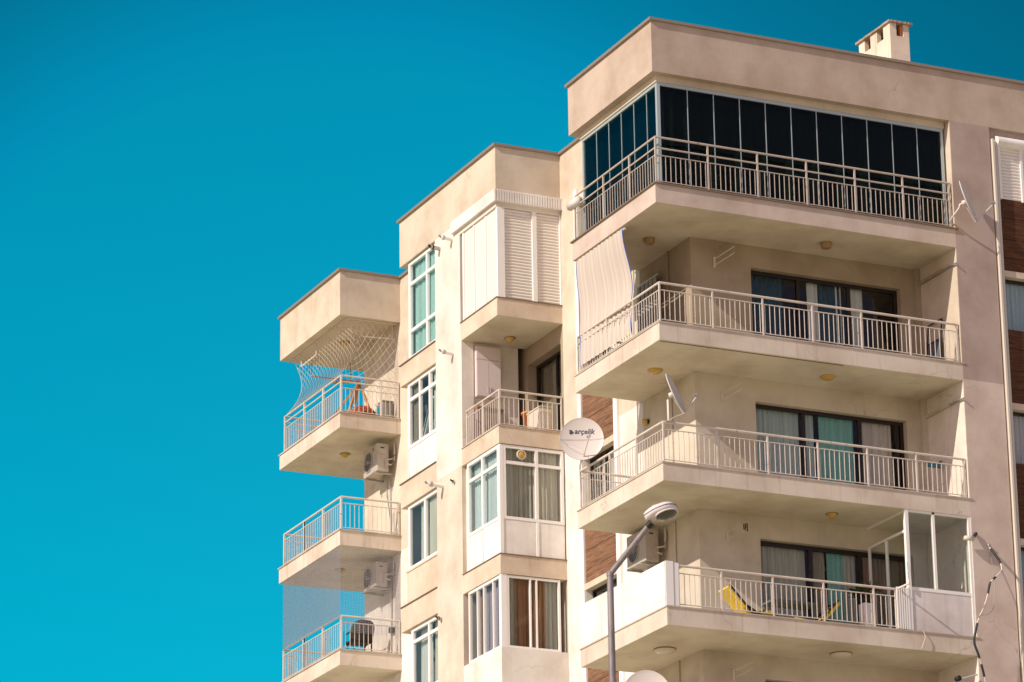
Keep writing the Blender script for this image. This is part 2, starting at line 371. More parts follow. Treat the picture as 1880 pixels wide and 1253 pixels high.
# balcony slabs and railings ---------------------------------------------
def slab(x1, y0, y1, z, top, mt=SLAB, lip=LIPM, open_end=True, th=0.03, over=0.035, x_in=1.63, front_end=None):
    s = P(MB().box(0, x1, y0, y1, z, z+top), 'balcony_slab', mt)
    e = front_end if front_end else x1
    P(MB().box(-over, e, y0-over, y1+(over if open_end else 0), z+top, z+top+th), 'sill', lip, parent=s)
    return s
def rail_run(mb, a, b, zb, levels, bal_top, rb=0.0088, step=0.118):
    a = Vector(a); b = Vector(b); d = (b-a); ln = d.length; n = max(1, round(ln/step))
    for h, r in levels: mb.tube([(a.x, a.y, h), (b.x, b.y, h)], r, 8)
    for i in range(1, n):
        p = a+d*(i/n); mb.tube([(p.x, p.y, zb), (p.x, p.y, bal_top)], rb, 4, cap=False)
def railing(path, zs, levels, bal_top, posts, post_top, zb=None, rp=0.017, pm=None):
    pm = pm or RAILM
    zb = zb or zs+0.05; mb = MB()
    for a, b in zip(path[:-1], path[1:]): rail_run(mb, (*a, 0), (*b, 0), zb, levels, bal_top)
    r = P(mb, 'railing', pm)
    for (x, y) in posts: P(MB().box(x-rp, x+rp, y-rp, y+rp, zs, post_top), 'post', pm, parent=r)
    return r
XE, YL = 7.24, 3.96
LP = [3.74, 2.50, 1.26]; FP = [1.28, 2.46, 3.64, 4.82, 6.00, 7.16]
for i, z in enumerate(FL):
    # right-hand balcony: corner slab wraps the building corner
    top = 0.41 if i == 0 else 0.37
    mt = SLABT if i == 0 else SLAB
    s = P(MB().box(0, 7.24, 0, 1.60, z, z+top).box(0, 1.63, 1.60, YL, z, z+top), 'balcony_slab', mt)
    lm = LIPD if i == 0 else LIPM; ov = 0.04 if i == 0 else 0.018
    P(MB().box(-ov, 7.30, -ov, 0.12, z+top, z+top+0.03).box(-ov, 0.12, 0.12, YL+ov, z+top, z+top+0.03).box(0.12, 1.63, YL-0.1, YL+ov, z+top, z+top+0.03), 'sill', lm, parent=s)
    P(MB().box(0.004, 7.236, 0.004, 1.596, z-0.004, z-0.001).box(0.004, 1.626, 1.596, YL-0.004, z-0.004, z-0.001), 'soffit', SOFT if i == 0 else SOFF, parent=s)
    zs = z+top+0.03
    if i == 0:
        lev = [(1.475, 0.024), (1.235, 0.019), (1.075, 0.012), (0.50, 0.011)]; bt = 1.075; pt = 1.47
    else:
        lev = [(z+1.255, 0.026), (z+1.10, 0.012), (z+0.46, 0.011)]; bt = z+1.10; pt = z+1.25
    path = [(1.60, YL-0.06), (0.05, YL-0.06), (0.05, 0.05), (7.20, 0.05)] if i else [(0.05, YL-0.1), (0.05, 0.05), (7.20, 0.05)]
    if i == 3: path = [(0.32, 0.05), (5.34, 0.05)]
    posts = [(0.05, y) for y in ([YL-0.06]+LP[1:])]+[(0.05, 0.05)]+[(x, 0.05) for x in FP]
    if i == 3: posts = [(0.30, 0.05)]+[(x, 0.05) for x in FP[:4]]+[(5.34, 0.05)]
    railing(path, zs, lev, bt, posts, pt, zb=(0.50 if i == 0 else z+0.46), pm=RAILD if i == 0 else None)
P(MB().box(0.05, 4.35, 0.05, 0.085, -3.012, -3.004), 'drip_groove', LIPD)
# white boards that close the lowest visible balcony on its side
pb = P(MB().box(-0.012, 0.010, 0.035, 3.90, -8.62, -7.68), 'balcony_board', PANELW)
for y in (0.98, 1.96, 2.94): P(MB().box(-0.0145, -0.012, y-0.006, y+0.006, -8.61, -7.69), 'board_seam', OPAL, parent=pb)
P(MB().box(-0.012, 0.16, -0.010, 0.012, -8.62, -7.68), 'board_return', WHITE, parent=pb)
P(MB().box(0.175, 0.285, 0.0, 0.03, -8.60, -7.70), 'board_return', WHITE, parent=pb)
mb = MB()
for k in range(6): mb.box(5.345+k*0.053, 5.345+k*0.053+0.034, 0.0, 0.02, -8.585, -7.70)
P(mb, 'slatted_screen', WHITE)

# left-hand balconies
for i, z in enumerate(FL):
    s = P(MB().box(0, 1.63, 17.18, 21.24, z, z+0.37).box(1.63, 4.0, 19.52, 21.24, z, z+0.37), 'balcony_slab', SLAB)
    P(MB().box(.004, 1.626, 17.184, 21.236, z-.004, z-.001), 'soffit', SOFF, parent=s)
    P(MB().box(-.025, 1.63, 17.155, 17.30, z+.37, z+.40).box(-.025, .12, 17.30, 21.28, z+.37, z+.40).box(.12, 4.0, 21.12, 21.28, z+.37, z+.40), 'sill', LIPM, parent=s)
    if i == 0: lev = [(1.36, .022), (1.20, .018), (1.04, .012), (z+.46, .011)]; bt = 1.04; pt = 1.36
    else: lev = [(z+1.235, .025), (z+1.08, .012), (z+.46, .011)]; bt = z+1.08; pt = z+1.23
    railing([(1.60, 17.23), (0.05, 17.23), (0.05, 21.0), (4.0, 21.0)], z+.40, lev, bt,
            [(1.58, 17.23), (1.12, 17.23) if i == 0 else (0.06, 18.42), (0.05, 17.23), (0.05, 18.40) if i == 0 else (0.06, 19.66), (0.05, 19.66), (0.05, 21.0), (1.3, 21.0), (2.6, 21.0)], pt, zb=z+.46, rp=.022)

# middle bay ----------------------------------------------------------
P(MB().box(0, 1.45, 9.90, 11.32, GZ, PB), 'column', COLM)
P(MB().box(1.45, 1.63, 10.4, 11.32, GZ, PB), 'column', COLM)
for z, t in ((0.0, 0.42), (-3.0, 0.40), (-6.0, 0.44)):
    s = P(MB().box(0, 1.63, 7.88, 9.90, z, z+t), 'balcony_slab', BAND)
    P(MB().box(.004, 1.626, 7.884, 9.86, z-.004, z-.001), 'soffit', SOFF, parent=s)
    P(MB().box(-.02, 1.65, 7.86, 9.90, z+t, z+t+0.02), 'sill', LIPD if z != -3 else LIPM, parent=s)
railing([(1.60, 7.94), (0.05, 7.94), (0.05, 9.72)], -2.58, [(-1.745, .024), (-1.90, .012), (-2.53, .011)], -1.90,
        [(1.585, 7.94), (0.05, 7.94), (0.05, 8.82), (0.05, 9.70)], -1.75, zb=-2.53)
P(MB().box(0, 1.63, 7.88, 9.90, GZ, -7.66), 'bay_wall', WALL)
P(MB().box(0, 1.63, 7.88, 9.90, 2.60, PB), 'bay_wall', COLM)
# niche on the balcony: back wall and the door opening in the side wall
P(MB().box(0.0, 0.30, 9.86, 9.90, -2.60, 0.0), 'niche_pier', COLM)
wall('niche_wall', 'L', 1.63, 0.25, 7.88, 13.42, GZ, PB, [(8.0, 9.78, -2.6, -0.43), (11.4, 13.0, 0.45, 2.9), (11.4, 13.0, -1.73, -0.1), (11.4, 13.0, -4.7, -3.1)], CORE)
window('L', 1.86, 8.0, 9.78, -2.6, -0.43, mull=(8.72,), fm=DARKF, fw=0.07, curtains=((8.7, 9.7, C_TAUPE),), name='balcony_door')
# window column of the middle bay
zb = [(2.93, 0.45, 'WA'), (-0.09, -1.73, 'WB'), (-3.09, -4.68, 'WC'), (-6.09, -7.7, 'WD'), (-9.1, -10.7, 'WE')]
for a, b in ((0.43, -0.09), (-2.51, -3.09), (-5.50, -6.09), (-8.5, -9.1)):
    s = P(MB().box(0, 1.63, 11.32, 13.42, b, a), 'spandrel', BAND)
    P(MB().box(-0.03, 1.63, 11.32, 13.45, a, a+0.02), 'ledge', LIPD, parent=s)
P(MB().box(0.07, 0.14, 11.32, 13.06, -2.51, -1.73), 'infill_panel', PANELW)
P(MB().box(0.02, 0.14, 11.32, 13.10, -5.50, -4.72).box(0.0, 0.14, 11.32, 13.12, -4.72, -4.68), 'infill_panel', BAND)
P(MB().box(0.07, 0.14, 11.32, 13.06, -8.5, -7.7), 'infill_panel', PANELW)
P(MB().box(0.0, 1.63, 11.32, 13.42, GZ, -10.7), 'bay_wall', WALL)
for (u1, z0, z1) in ((13.02, 0.45, 2.93), (13.10, -2.49, -0.09), (13.12, -5.5, -3.09), (12.96, -8.5, -6.09)):
    pass
window('L', 0.06, 11.32, 13.00, 0.47, 2.91, mull=(11.96,), trans=(2.36, 1.18), curtains=((12.05, 12.9, C_MINT), (11.36, 12.0, C_MINT)), fw=0.075, cd=.12)
window('L', 0.06, 11.32, 13.08, -1.72, -0.10, mull=(12.42, 11.84), trans=(-0.52,), curtains=((11.36, 11.8, C_PALE), (12.55, 13.0, C_TAUPE)), fw=0.08, cd=.12)
window('L', 0.06, 11.32, 13.10, -4.67, -3.10, mull=(12.16,), curtains=((11.36, 12.1, C_CREAM), (12.2, 12.6, C_WHITE)), fw=0.08, cd=.12)
window('L', 0.06, 11.32, 12.94, -7.70, -6.10, mull=(11.98,), trans=(-6.42,), curtains=((11.4, 11.9, C_CREAM), (12.1, 12.7, C_WHITE)), fw=0.075)
for y0, z0, z1 in ((13.0, .47, 2.91), (13.08, -2.49, -.1), (13.10, -5.5, -3.1), (12.94, -8.5, -6.1)):
    P(MB().box(0.062, 0.12, y0, y0+0.04, z0, z1).box(0.12, 1.63, y0+0.005, y0+0.035, z0, z1), 'side_panel', WHITE)
# open tilted sash of the second window down
sh = MB()
def ln(a, b, w=0.05): sh.beam(a, b, w)
for u0, u1 in ((12.50, 12.98), (11.90, 12.36)):
    zt, zb_ = -0.60, -1.62
    ln((0.40, u0, zt), (0.40, u1, zt)); ln((0.16, u0, zb_), (0.16, u1, zb_)); ln((0.16, u0, zb_), (0.40, u0, zt)); ln((0.16, u1, zb_), (0.40, u1, zt))
P(sh, 'open_sash', WHITE)
# shuttered box on the top floor of the middle bay
def slats(mb, ori, base, u0, u1, z0, z1, pitch=0.072, d=1.0):
    n = int((z1-z0)/pitch); pts = []
    for k in range(n):
        z = z0+(z1-z0)*k/n; h = (z1-z0)/n
        pts += [(0.026*d, z), (0.004*d, z+h*0.16), (-0.004*d, z+h*0.5), (0.004*d, z+h*0.80)]
    pts.append((0.026*d, z1)); vs = []
    for w_, z in pts:
        for u in (u0, u1): vs.append((base+w_, u, z) if ori == 'L' else (u, base+w_, z))
    mb.add(vs, [(2*i, 2*i+1, 2*i+3, 2*i+2) for i in range(len(pts)-1)])
shf = MB()
for a, b in ((9.72, 9.80), (9.14, 9.17), (8.50, 8.53)): shf.box(0.02, 0.08, a, b, 0.44, 2.60)
shf.box(0.02, 0.09, 7.895, 7.94, 0.44, 2.60)
shf.box(0.02, 0.20, 7.86, 7.895, 0.44, 2.60); shf.box(0.90, 1.01, 7.86, 7.93, 0.44, 2.60); shf.box(1.59, 1.63, 7.86, 7.93, 0.44, 2.60)
bx = P(shf, 'shutter_frame', WHITE)
for a, b in ((9.17, 9.72), (8.53, 9.14), (7.94, 8.50)):
    s = MB(); slats(s, 'L', 0.04, a+0.006, b-0.006, 0.45, 2.60, 0.045, 0.25); P(s, 'roller_shutter', SHUT, parent=bx)
for a, b in ((0.20, 0.90), (1.01, 1.59)):
    s = MB(); slats(s, 'F', 7.90, a, b, 0.45, 2.60); P(s, 'roller_shutter', SHUT, parent=bx)
P(MB().box(0.10, 1.63, 7.96, 9.85, 0.45, 2.6), 'box_lining', ROOM, parent=bx)
hood = P(MB().box(-0.08, 0.0, 7.80, 10.24, 2.71, 3.00).box(0.0, 1.70, 7.80, 7.88, 2.71, 3.00), 'shutter_hood', PANELW)
s = MB()
for k in range(28): s.box(-0.07+k*0.064, -0.07+k*0.064+0.040, 7.78, 7.80, 2.715, 2.995)
P(s, 'hood_rib', PANELW, parent=hood)

# glazed bay (third level) and sliding bay (fourth level)
P(MB().box(0.10, 1.63, 9.78, 9.90, -5.54, -3.0), 'bay_cheek', WALL)
def glazed_bay(z0, z1, lm, ltr, fmull, ftr, base_z, cL, cF, yL=9.66):
    window('L', 0.02, 7.98, yL, base_z, z1, mull=lm, trans=ltr, curtains=cL, fw=0.07, back=False)
    window('F', 7.90, 0.10, 1.60, base_z, z1, gm=GLF, mull=fmull, trans=ftr, curtains=cF, fw=0.07, back=False)
    P(MB().box(0.015, 0.10, 7.895, 7.98, z0, z1), 'corner_post', WHITE)
    P(MB().box(0.75, 1.62, 8.75, 9.86, z0, z1), 'room_backing', ROOM)
glazed_bay(-5.54, -3.02, (8.86,), (-3.45,), (0.93,), (-3.42,), -4.74, ((8.0, 8.85, C_PALE), (8.85, 9.62, C_PALE)), ((0.14, 0.92, C_GREY), (0.9, 1.57, C_CREAM)))
P(MB().box(0.03, 0.07, 7.98, 8.845, -5.54, -4.745).box(0.03, 0.07, 8.875, 9.66, -5.54, -4.745), 'infill_panel', PANELW)
P(MB().box(0.10, 0.90, 7.91, 7.95, -5.54, -4.745).box(0.96, 1.60, 7.91, 7.95, -5.54, -4.745), 'infill_panel', PANELW)
P(MB().box(0.90, 0.96, 7.895, 7.96, -5.54, -4.745), 'panel_trim', WHITE)
mb = MB().lathe([(0.0, -0.02), (0.09, -0.02), (0.09, 0.0), (0.0, 0.0)], (0.55, 7.90, -3.22), XA, ZA, YA, 20)
P(mb, 'vent_fan', AMBER); P(MB().lathe([(0.09, -0.03), (0.115, -0.03), (0.115, 0.0), (0.09, 0.0), (0.09, -0.03)], (0.55, 7.905, -3.22), XA, ZA, YA, 24), 'vent_ring', OPAL)
# small upper-corner fascia + lower glazed bay
window('L', 0.02, 7.98, 9.66, -7.66, -6.02, mull=(8.36, 8.86, 9.2), curtains=((8.0, 8.36, C_LILAC), (8.36, 8.86, C_LILAC), (8.86, 9.2, C_LILAC), (9.2, 9.6, C_BROWN)), fw=0.055, mw=0.035, back=False)
window('F', 7.90, 0.16, 1.46, -7.66, -6.02, gm=GLF, mull=(0.73, 0.88), curtains=((0.45, 0.74, C_BROWN), (0.18, 0.45, C_TAUPE), (0.85, 1.15, C_BROWN), (1.15, 1.44, C_GREY)), fw=0.05, mw=0.035, back=False, fm=WHITE)
P(MB().box(0.015, 0.16, 7.895, 7.98, -7.66, -6.0), 'corner_post', WHITE)
P(MB().box(0.7, 1.62, 8.75, 9.86, -7.66, -6.02), 'room_backing', ROOM)

# flue pipes on the column
def flue(y, z, ln_=0.28, r=0.045, mt=WHITE):
    o = P(MB().tube([(0, y, z), (-ln_, y-0.01, z+0.02)], r, 12), 'flue_pipe', mt)
    P(MB().tube([(-ln_, y-0.01, z+0.02), (-ln_-0.06, y-0.01, z+0.06)], r*0.55, 8).tube([(-ln_*0.85, y, z+0.02), (-ln_*0.7, y, z+0.02)], r*1.25, 12), 'flue_cap', METAL if mt is not METAL else BLACK, parent=o)
flue(10.33, 2.62); flue(11.03, 2.62, 0.24, 0.05, METAL); flue(10.33, -0.18, 0.30); flue(10.95, -3.19, 0.40, 0.05)
flue(10.30, -3.28, 0.06, 0.035, METAL); flue(11.10, -6.30, 0.10, 0.04, METAL)

# wood-clad window columns --------------------------------------------------
def clad_column(ori, base, u0, u1, wm, cset, sides):
    for k, z in enumerate((3.0, 0.0, -3.0, -6.0, -9.0)):
        wz0 = z-1.66; wz1 = z-0.48
        # planks from below this window down to the lintel of the next
        pz1 = wz0-0.02; pz0 = z-3.34
        rows = [pz1, pz1-0.44, pz1-0.93, pz1-1.36, pz0]
        mb = MB()
        for a, b in zip(rows[:-1], rows[1:]): mb.obox(ori, base, u0+0.02, u1-0.02, -0.035, -0.002, b+0.012, a)
        P(mb, 'wood_cladding', wm)
        cs, rest = cset[k % len(cset)]
        if k == 0: 
            if ori == 'F': continue
        fr = window(ori, base+0.12, u0+0.03, u1-0.03, wz0, wz1, mull=((u0+u1)/2,), fm=DARKF, fw=0.045, curtains=((u0+0.05, u1-0.3, cs),), back=True)
        P(MB().obox(ori, base, u0, u1, -0.05, 0.12, wz1+0.002, z-0.338), 'lintel', BAND, parent=fr)
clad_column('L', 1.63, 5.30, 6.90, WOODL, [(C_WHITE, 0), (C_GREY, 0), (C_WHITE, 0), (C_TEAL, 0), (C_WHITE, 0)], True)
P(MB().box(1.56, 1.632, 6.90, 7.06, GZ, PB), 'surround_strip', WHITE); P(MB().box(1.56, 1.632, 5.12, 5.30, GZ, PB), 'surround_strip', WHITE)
clad_column('F', 0.10, 8.44, 10.6, WOODSH, [(C_BLUE, 0), (C_BLUE, 0), (C_PINK, 0), (C_TEAL, 0), (C_BLUE, 0)], True)
# downpipes at the wood column
for x in (8.275, 8.375):
    d = P(MB().box(x, x+0.065, -0.05 if x < 8.3 else 0.01, 0.10, GZ, 2.66), 'downpipe', OPAL, bevel=0.012)
P(MB().box(8.341, 8.374, 0.02, 0.09, GZ, 2.60), 'pipe_gap', METAL)
# roller shutter on the top window right
rs = P(MB().box(8.44, 8.50, 0.0, 0.10, 1.30, 2.52).box(9.02, 9.08, 0.03, 0.10, 1.30, 2.52).box(9.66, 9.72, 0.03, 0.10, 1.30, 2.52), 'shutter_frame', WHITE)
for a, b in ((8.50, 9.02), (9.08, 9.66), (9.72, 10.6)):
    s = MB(); slats(s, 'F', 0.06, a, b, 1.32, 2.52, 0.075); P(s, 'roller_shutter', SHUT, parent=rs)
prof = [(-0.02 - 0.17*math.sin(t), 2.63+0.135*math.cos(t)) for t in [math.pi*k/10 for k in range(11)]]
vs = []
for y, z in prof: vs += [(8.42, y+0.10, z), (10.62, y+0.10, z)]
mb = MB().add(vs, [(2*i, 2*i+1, 2*i+3, 2*i+2) for i in range(10)], True); n = len(prof)
mb.add([(8.42, y+0.10, z) for y, z in prof], [tuple(range(n))]); mb.add([(10.62, y+0.10, z) for y, z in prof], [tuple(range(n))])
P(mb, 'shutter_housing', PANELW, parent=rs)

# penthouse glazing -----------------------------------------------------------
gz0, gz1 = 0.44, 2.74
P(MB().box(0.17, 0.34, 0.34, 3.84, gz1+0.05, PB).box(0.17, 7.20, 0.17, 0.34, gz1+0.05, PB), 'head_beam', TAN)
AL = mat('alu_frame', (0.46, 0.52, 0.52), 0.35, 0.3)
gf = MB()
gf.box(0.195, 0.27, 0.27, 3.80, gz1-0.02, gz1+0.05); gf.box(0.195, 7.18, 0.195, 0.27, gz1-0.02, gz1+0.05)
gf.box(0.195, 0.27, 0.195, 0.27, gz0, gz1-0.02); gf.box(0.20, 0.26, 3.74, 3.80, gz0, gz1-0.02); gf.box(7.12, 7.18, 0.20, 0.26, gz0, gz1-0.02)
gf.box(0.20, 0.26, 0.27, 3.74, gz0, gz0+0.05); gf.box(0.27, 7.12, 0.20, 0.26, gz0, gz0+0.05)
eg = P(gf, 'glazing_frame', AL)
ys = [0.27, 0.72, 1.32, 1.92, 2.52, 3.12, 3.74]; xs_ = [0.27]+[0.93+k*0.622 for k in range(10)]+[7.12]
for y in ys[1:-1]: P(MB().box(0.215, 0.24, y-0.008, y+0.008, gz0+0.05, gz1-0.02), 'glazing_bar', AL, parent=eg)
for x in xs_[1:-1]: P(MB().box(x-0.009, x+0.009, 0.215, 0.24, gz0+0.05, gz1-0.02), 'glazing_bar', AL, parent=eg)
for a, b in zip(ys[:-1], ys[1:]): P(MB().box(0.224, 0.230, a+0.01, b-0.01, gz0+0.05, gz1-0.02), 'glass_panel', GLD, parent=eg)
for a, b in zip(xs_[:-1], xs_[1:]): P(MB().box(a+0.01, b-0.01, 0.224, 0.230, gz0+0.05, gz1-0.02), 'glass_panel', GLP, parent=eg)
curtain(eg, 'L', 0.25, 0.20, 0.40, 3.75, gz0, gz1, C_NAVY, 2.2, 0.05); curtain(eg, 'F', 0.25, 0.22, 0.40, 7.15, gz0, gz1, C_DARK, 1.7, 0.05)
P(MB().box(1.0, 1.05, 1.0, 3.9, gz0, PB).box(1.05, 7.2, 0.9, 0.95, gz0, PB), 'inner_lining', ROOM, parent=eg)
P(MB().box(0.27, 1.60, 3.80, 3.86, gz0, PB), 'glazing_cheek', WHITE, parent=eg)

# balcony doors on the main front ----------------------------------------------
window('F', 1.75, 3.07, 6.76, -2.60, -0.50, mull=(4.30, 5.55), fm=DARKF, fw=0.08, gm=GLF, name='balcony_door',
       curtains=((3.2, 4.0, C_NAVY), (4.6, 4.85, C_WHITE), (4.9, 5.4, C_NAVY), (5.28, 5.45, C_WHITE), (5.65, 5.98, C_WHITE)))
window('F', 1.75, 3.07, 6.76, -5.60, -3.50, mull=(4.30, 5.68, 6.60), fm=DARKF, fw=0.08, gm=GLF, name='balcony_door',
       curtains=((3.15, 4.25, C_BLUE), (4.35, 4.62, C_BLUE), (4.75, 5.60, C_TEAL), (5.80, 6.52, C_PINK)))
window('F', 1.75, 3.07, 6.76, -8.60, -6.50, mull=(4.34, 5.55), fm=DARKF, fw=0.09, gm=GLF, name='balcony_door',
       curtains=((3.15, 4.28, C_GREY), (4.42, 4.75, C_TAUPE), (4.80, 5.2, C_TEAL), (5.2, 5.52, C_GREY), (5.6, 6.7, C_BROWN)))
window('F', 1.75, 3.07, 6.76, -11.60, -9.52, mull=(4.34,), fm=DARKF, fw=0.09, gm=GLF, name='balcony_door', curtains=((3.15, 6.6, C_GREY),))
# glazed enclosure at the right end of the lowest visible balcony
e = MB()
e.box(5.64, 5.72, 0.01, 0.09, -8.59, -6.0); e.box(7.17, 7.235, 0.01, 0.08, -8.59, -6.0)
e.box(5.72, 7.17, 0.02, 0.08, -7.73, -7.66); e.box(6.30, 6.36, 0.02, 0.08, -7.66, -6.0); e.box(5.72, 7.17, 0.02, 0.08, -6.05, -6.0)
e.box(5.65, 5.70, 0.09, 1.60, -6.48, -6.43); e.box(5.65, 5.70, 0.84, 0.89, -8.59, -6.48); e.box(5.65, 5.70, 1.55, 1.60, -8.59, -6.48)
e.box(5.65, 5.70, 0.09, 1.60, -6.04, -6.0)
ef = P(e, 'enclosure_frame', WHITE)
P(MB().box(5.72, 7.17, 0.03, 0.06, -8.59, -7.73), 'enclosure_panel', plaster('white_sheet', (0.74, 0.69, 0.66), streak=0.4, bs=0.05), parent=ef)
P(MB().box(5.72, 6.30, 0.045, 0.05, -7.66, -6.05), 'glass_panel', GLC, parent=ef); P(MB().box(6.36, 7.17, 0.045, 0.05, -7.66, -6.05), 'glass_panel', GLC, parent=ef)
P(MB().box(5.67, 5.675, 0.09, 0.84, -8.5, -6.48), 'glass_panel', GLC, parent=ef); P(MB().box(5.67, 5.675, 0.89, 1.55, -8.5, -6.48), 'glass_panel', GLC, parent=ef)

# vertical service pipes in the balcony corners, small ceiling beam
for z in (0, -3, -6): P(MB().box(7.10, 7.235, 1.50, 1.597, z-2.6, z-0.002), 'corner_pipe_casing', CORE)
for z in (0, -3, -6, -9): P(MB().tube([(1.60, 2.62, z-2.6), (1.60, 2.62, z-0.006)], 0.018, 8), 'service_pipe', CORE)

# chimney -----------------------------------------------------------------------
cx0, cx1, cy0, cy1, cz0, cz1 = 7.68, 8.18, 3.0, 4.40, ROOF, 6.50
CH = plaster('chimney_plaster', (0.80, 0.68, 0.54), streak=0.7)
nb = cz1-0.30
mb = MB().box(cx0, cx1, cy0, cy1, cz0, nb)
for (a, b) in ((3.0, 3.30), (3.58, 3.88), (4.14, 4.40)): mb.box(cx0, cx0+0.11, a, b, nb, cz1)
mb.box(cx0+0.11, cx0+0.17, 3.0, 3.11, nb, cz1); mb.box(cx1-0.14, cx1, 3.0, 3.11, nb, cz1)
mb.box(cx1-0.10, cx1, 3.11, cy1, nb, cz1); mb.box(cx0+0.11, cx1-0.10, cy1-0.1, cy1, nb, cz1)
ch = P(mb, 'chimney', CH)
P(MB().box(cx0+0.17, cx1-0.11, 3.26, 3.30, nb+.002, cz1-.002).box(cx0+0.30, cx0+0.33, 3.32, cy1-0.11, nb+.002, cz1-.002), 'flue_lining', ROOM, parent=ch)
P(MB().box(cx1-0.20, cx1-0.142, 3.06, 3.24, nb+.002, cz1-.003), 'flue_brick', TERRA, parent=ch)
capm = plaster('chimney_cap_concrete', (0.42, 0.32, 0.23), streak=0.8, bs=0.8)
def capf():
    mb = MB(); rnd = random.Random(3); n = 14
    top = []
    x0, x1, y0, y1 = cx0-0.05, cx1+0.07, cy0-0.06, cy1+0.08
    ring = []
    for k in range(n): ring.append((x0+(x1-x0)*k/n, y0))
    for k in range(n): ring.append((x1, y0+(y1-y0)*k/n))
    for k in range(n): ring.append((x1-(x1-x0)*k/n, y1))
    for k in range(n): ring.append((x0, y1-(y1-y0)*k/n))
    b = [(x+rnd.uniform(-.008, .008), y+rnd.uniform(-.008, .008), cz1+0.002) for x, y in ring]
    t = [(x, y, z+0.048+rnd.uniform(-.006, .006)) for x, y, z in b]; m_ = len(b)
    mb.add(b+t, [(i, (i+1) % m_, m_+(i+1) % m_, m_+i) for i in range(m_)]+[tuple(range(m_, 2*m_)), tuple(range(m_))[::-1]])
    return mb
P(capf(), 'chimney_cap', capm, parent=ch)

# ------------------------------------------------------------------ things hung on and standing in the building
# ceiling lights
def ceiling_light(x, y, z, kind, label):
    r = empty('ceiling_light', (x, y, z), label, 'ceiling light', 'balcony ceiling lights'); q = Part(r); D = -ZA; c = (x, y, z)
    if kind == 'drum':
        q(MB().lathe([(0, 0.002), (0.13, 0.002), (0.13, 0.035), (0, 0.035)], c, XA, YA, D), 'base_plate', BROWNP)
        q(MB().lathe([(0.12, 0.035), (0.115, 0.10), (0.095, 0.125), (0, 0.13)], c, XA, YA, D), 'lamp_shade', BROWNP)
    elif kind == 'amber':
        q(MB().lathe([(0, 0.002), (0.16, 0.002), (0.165, 0.02), (0, 0.02)], c, XA, YA, D), 'base_plate', AMBER)
        q(MB().lathe([(0.155, 0.02), (0.13, 0.055), (0.075, 0.08), (0, 0.09)], c, XA, YA, D), 'lamp_shade', AMBER)
    elif kind == 'small':
        q(MB().lathe([(0, 0.002), (0.13, 0.002), (0.135, 0.018), (0, 0.018)], c, XA, YA, D), 'base_plate', BROWNP)
        q(MB().lathe([(0.11, 0.018), (0.09, 0.06), (0.045, 0.10), (0, 0.11)], c, XA, YA, D), 'lamp_shade', AMBER)
    else:
        q(MB().lathe([(0, 0.002), (0.23, 0.002), (0.235, 0.03), (0, 0.03)], c, XA, YA, D), 'base_plate', BROWNP)
        q(MB().lathe([(0.225, 0.03), (0.19, 0.075), (0.11, 0.10), (0, 0.11)], c, XA, YA, D), 'lamp_shade', OPAL)
ceiling_light(0.88, 2.05, 0, 'drum', 'brown drum ceiling lamp above the striped awning, under the glazed top balcony')
ceiling_light(4.50, 0.82, 0, 'drum', 'brown drum ceiling lamp right of centre under the glazed top balcony')
ceiling_light(0.84, 1.85, -3, 'amber', 'flat amber ceiling lamp just above the rail-mounted satellite dish')
ceiling_light(4.42, 0.86, -3, 'amber', 'flat amber ceiling lamp above the balcony with the teal curtained door')
ceiling_light(4.41, 0.90, -6, 'small', 'small pointed amber ceiling lamp above the balcony with yellow chairs')
ceiling_light(0.89, 1.85, -9, 'opal', 'wide pale dome ceiling lamp near the street lamp pole, lowest soffit')
ceiling_light(4.46, 0.86, -9, 'opal', 'wide pale dome ceiling lamp in the lowest soffit at lower right')
ceiling_light(0.95, 9.25, 0, 'small', 'round brown ceiling lamp under the shuttered box, above the niche balcony')
ceiling_light(0.99, 19.25, 0, 'small', 'round ceiling lamp beside the air conditioner under the netted left balcony')
ceiling_light(0.95, 19.16, PB, 'small', 'ceiling lamp under the left roof parapet seen through the diamond net')
ceiling_light(0.90, 19.36, -3, 'small', 'small dark ceiling lamp under the second left balcony, above the fine net')
# wall light on the side wall
r = empty('wall_light', (1.63, 3.75, -3.55), 'small dark amber wall lamp on the side wall behind the satellite dish', 'wall light'); q = Part(r)
q(MB().lathe([(0, 0), (0.05, 0), (0.05, 0.04), (0, 0.04)], (1.63, 3.75, -3.5), YA, ZA, -XA, 14), 'wall_plate', BLACK)
q(MB().lathe([(0.02, 0.03), (0.075, 0.07), (0.07, 0.14), (0, 0.16)], (1.63, 3.75, -3.52), YA, ZA, -XA, 16), 'lamp_shade', AMBER)

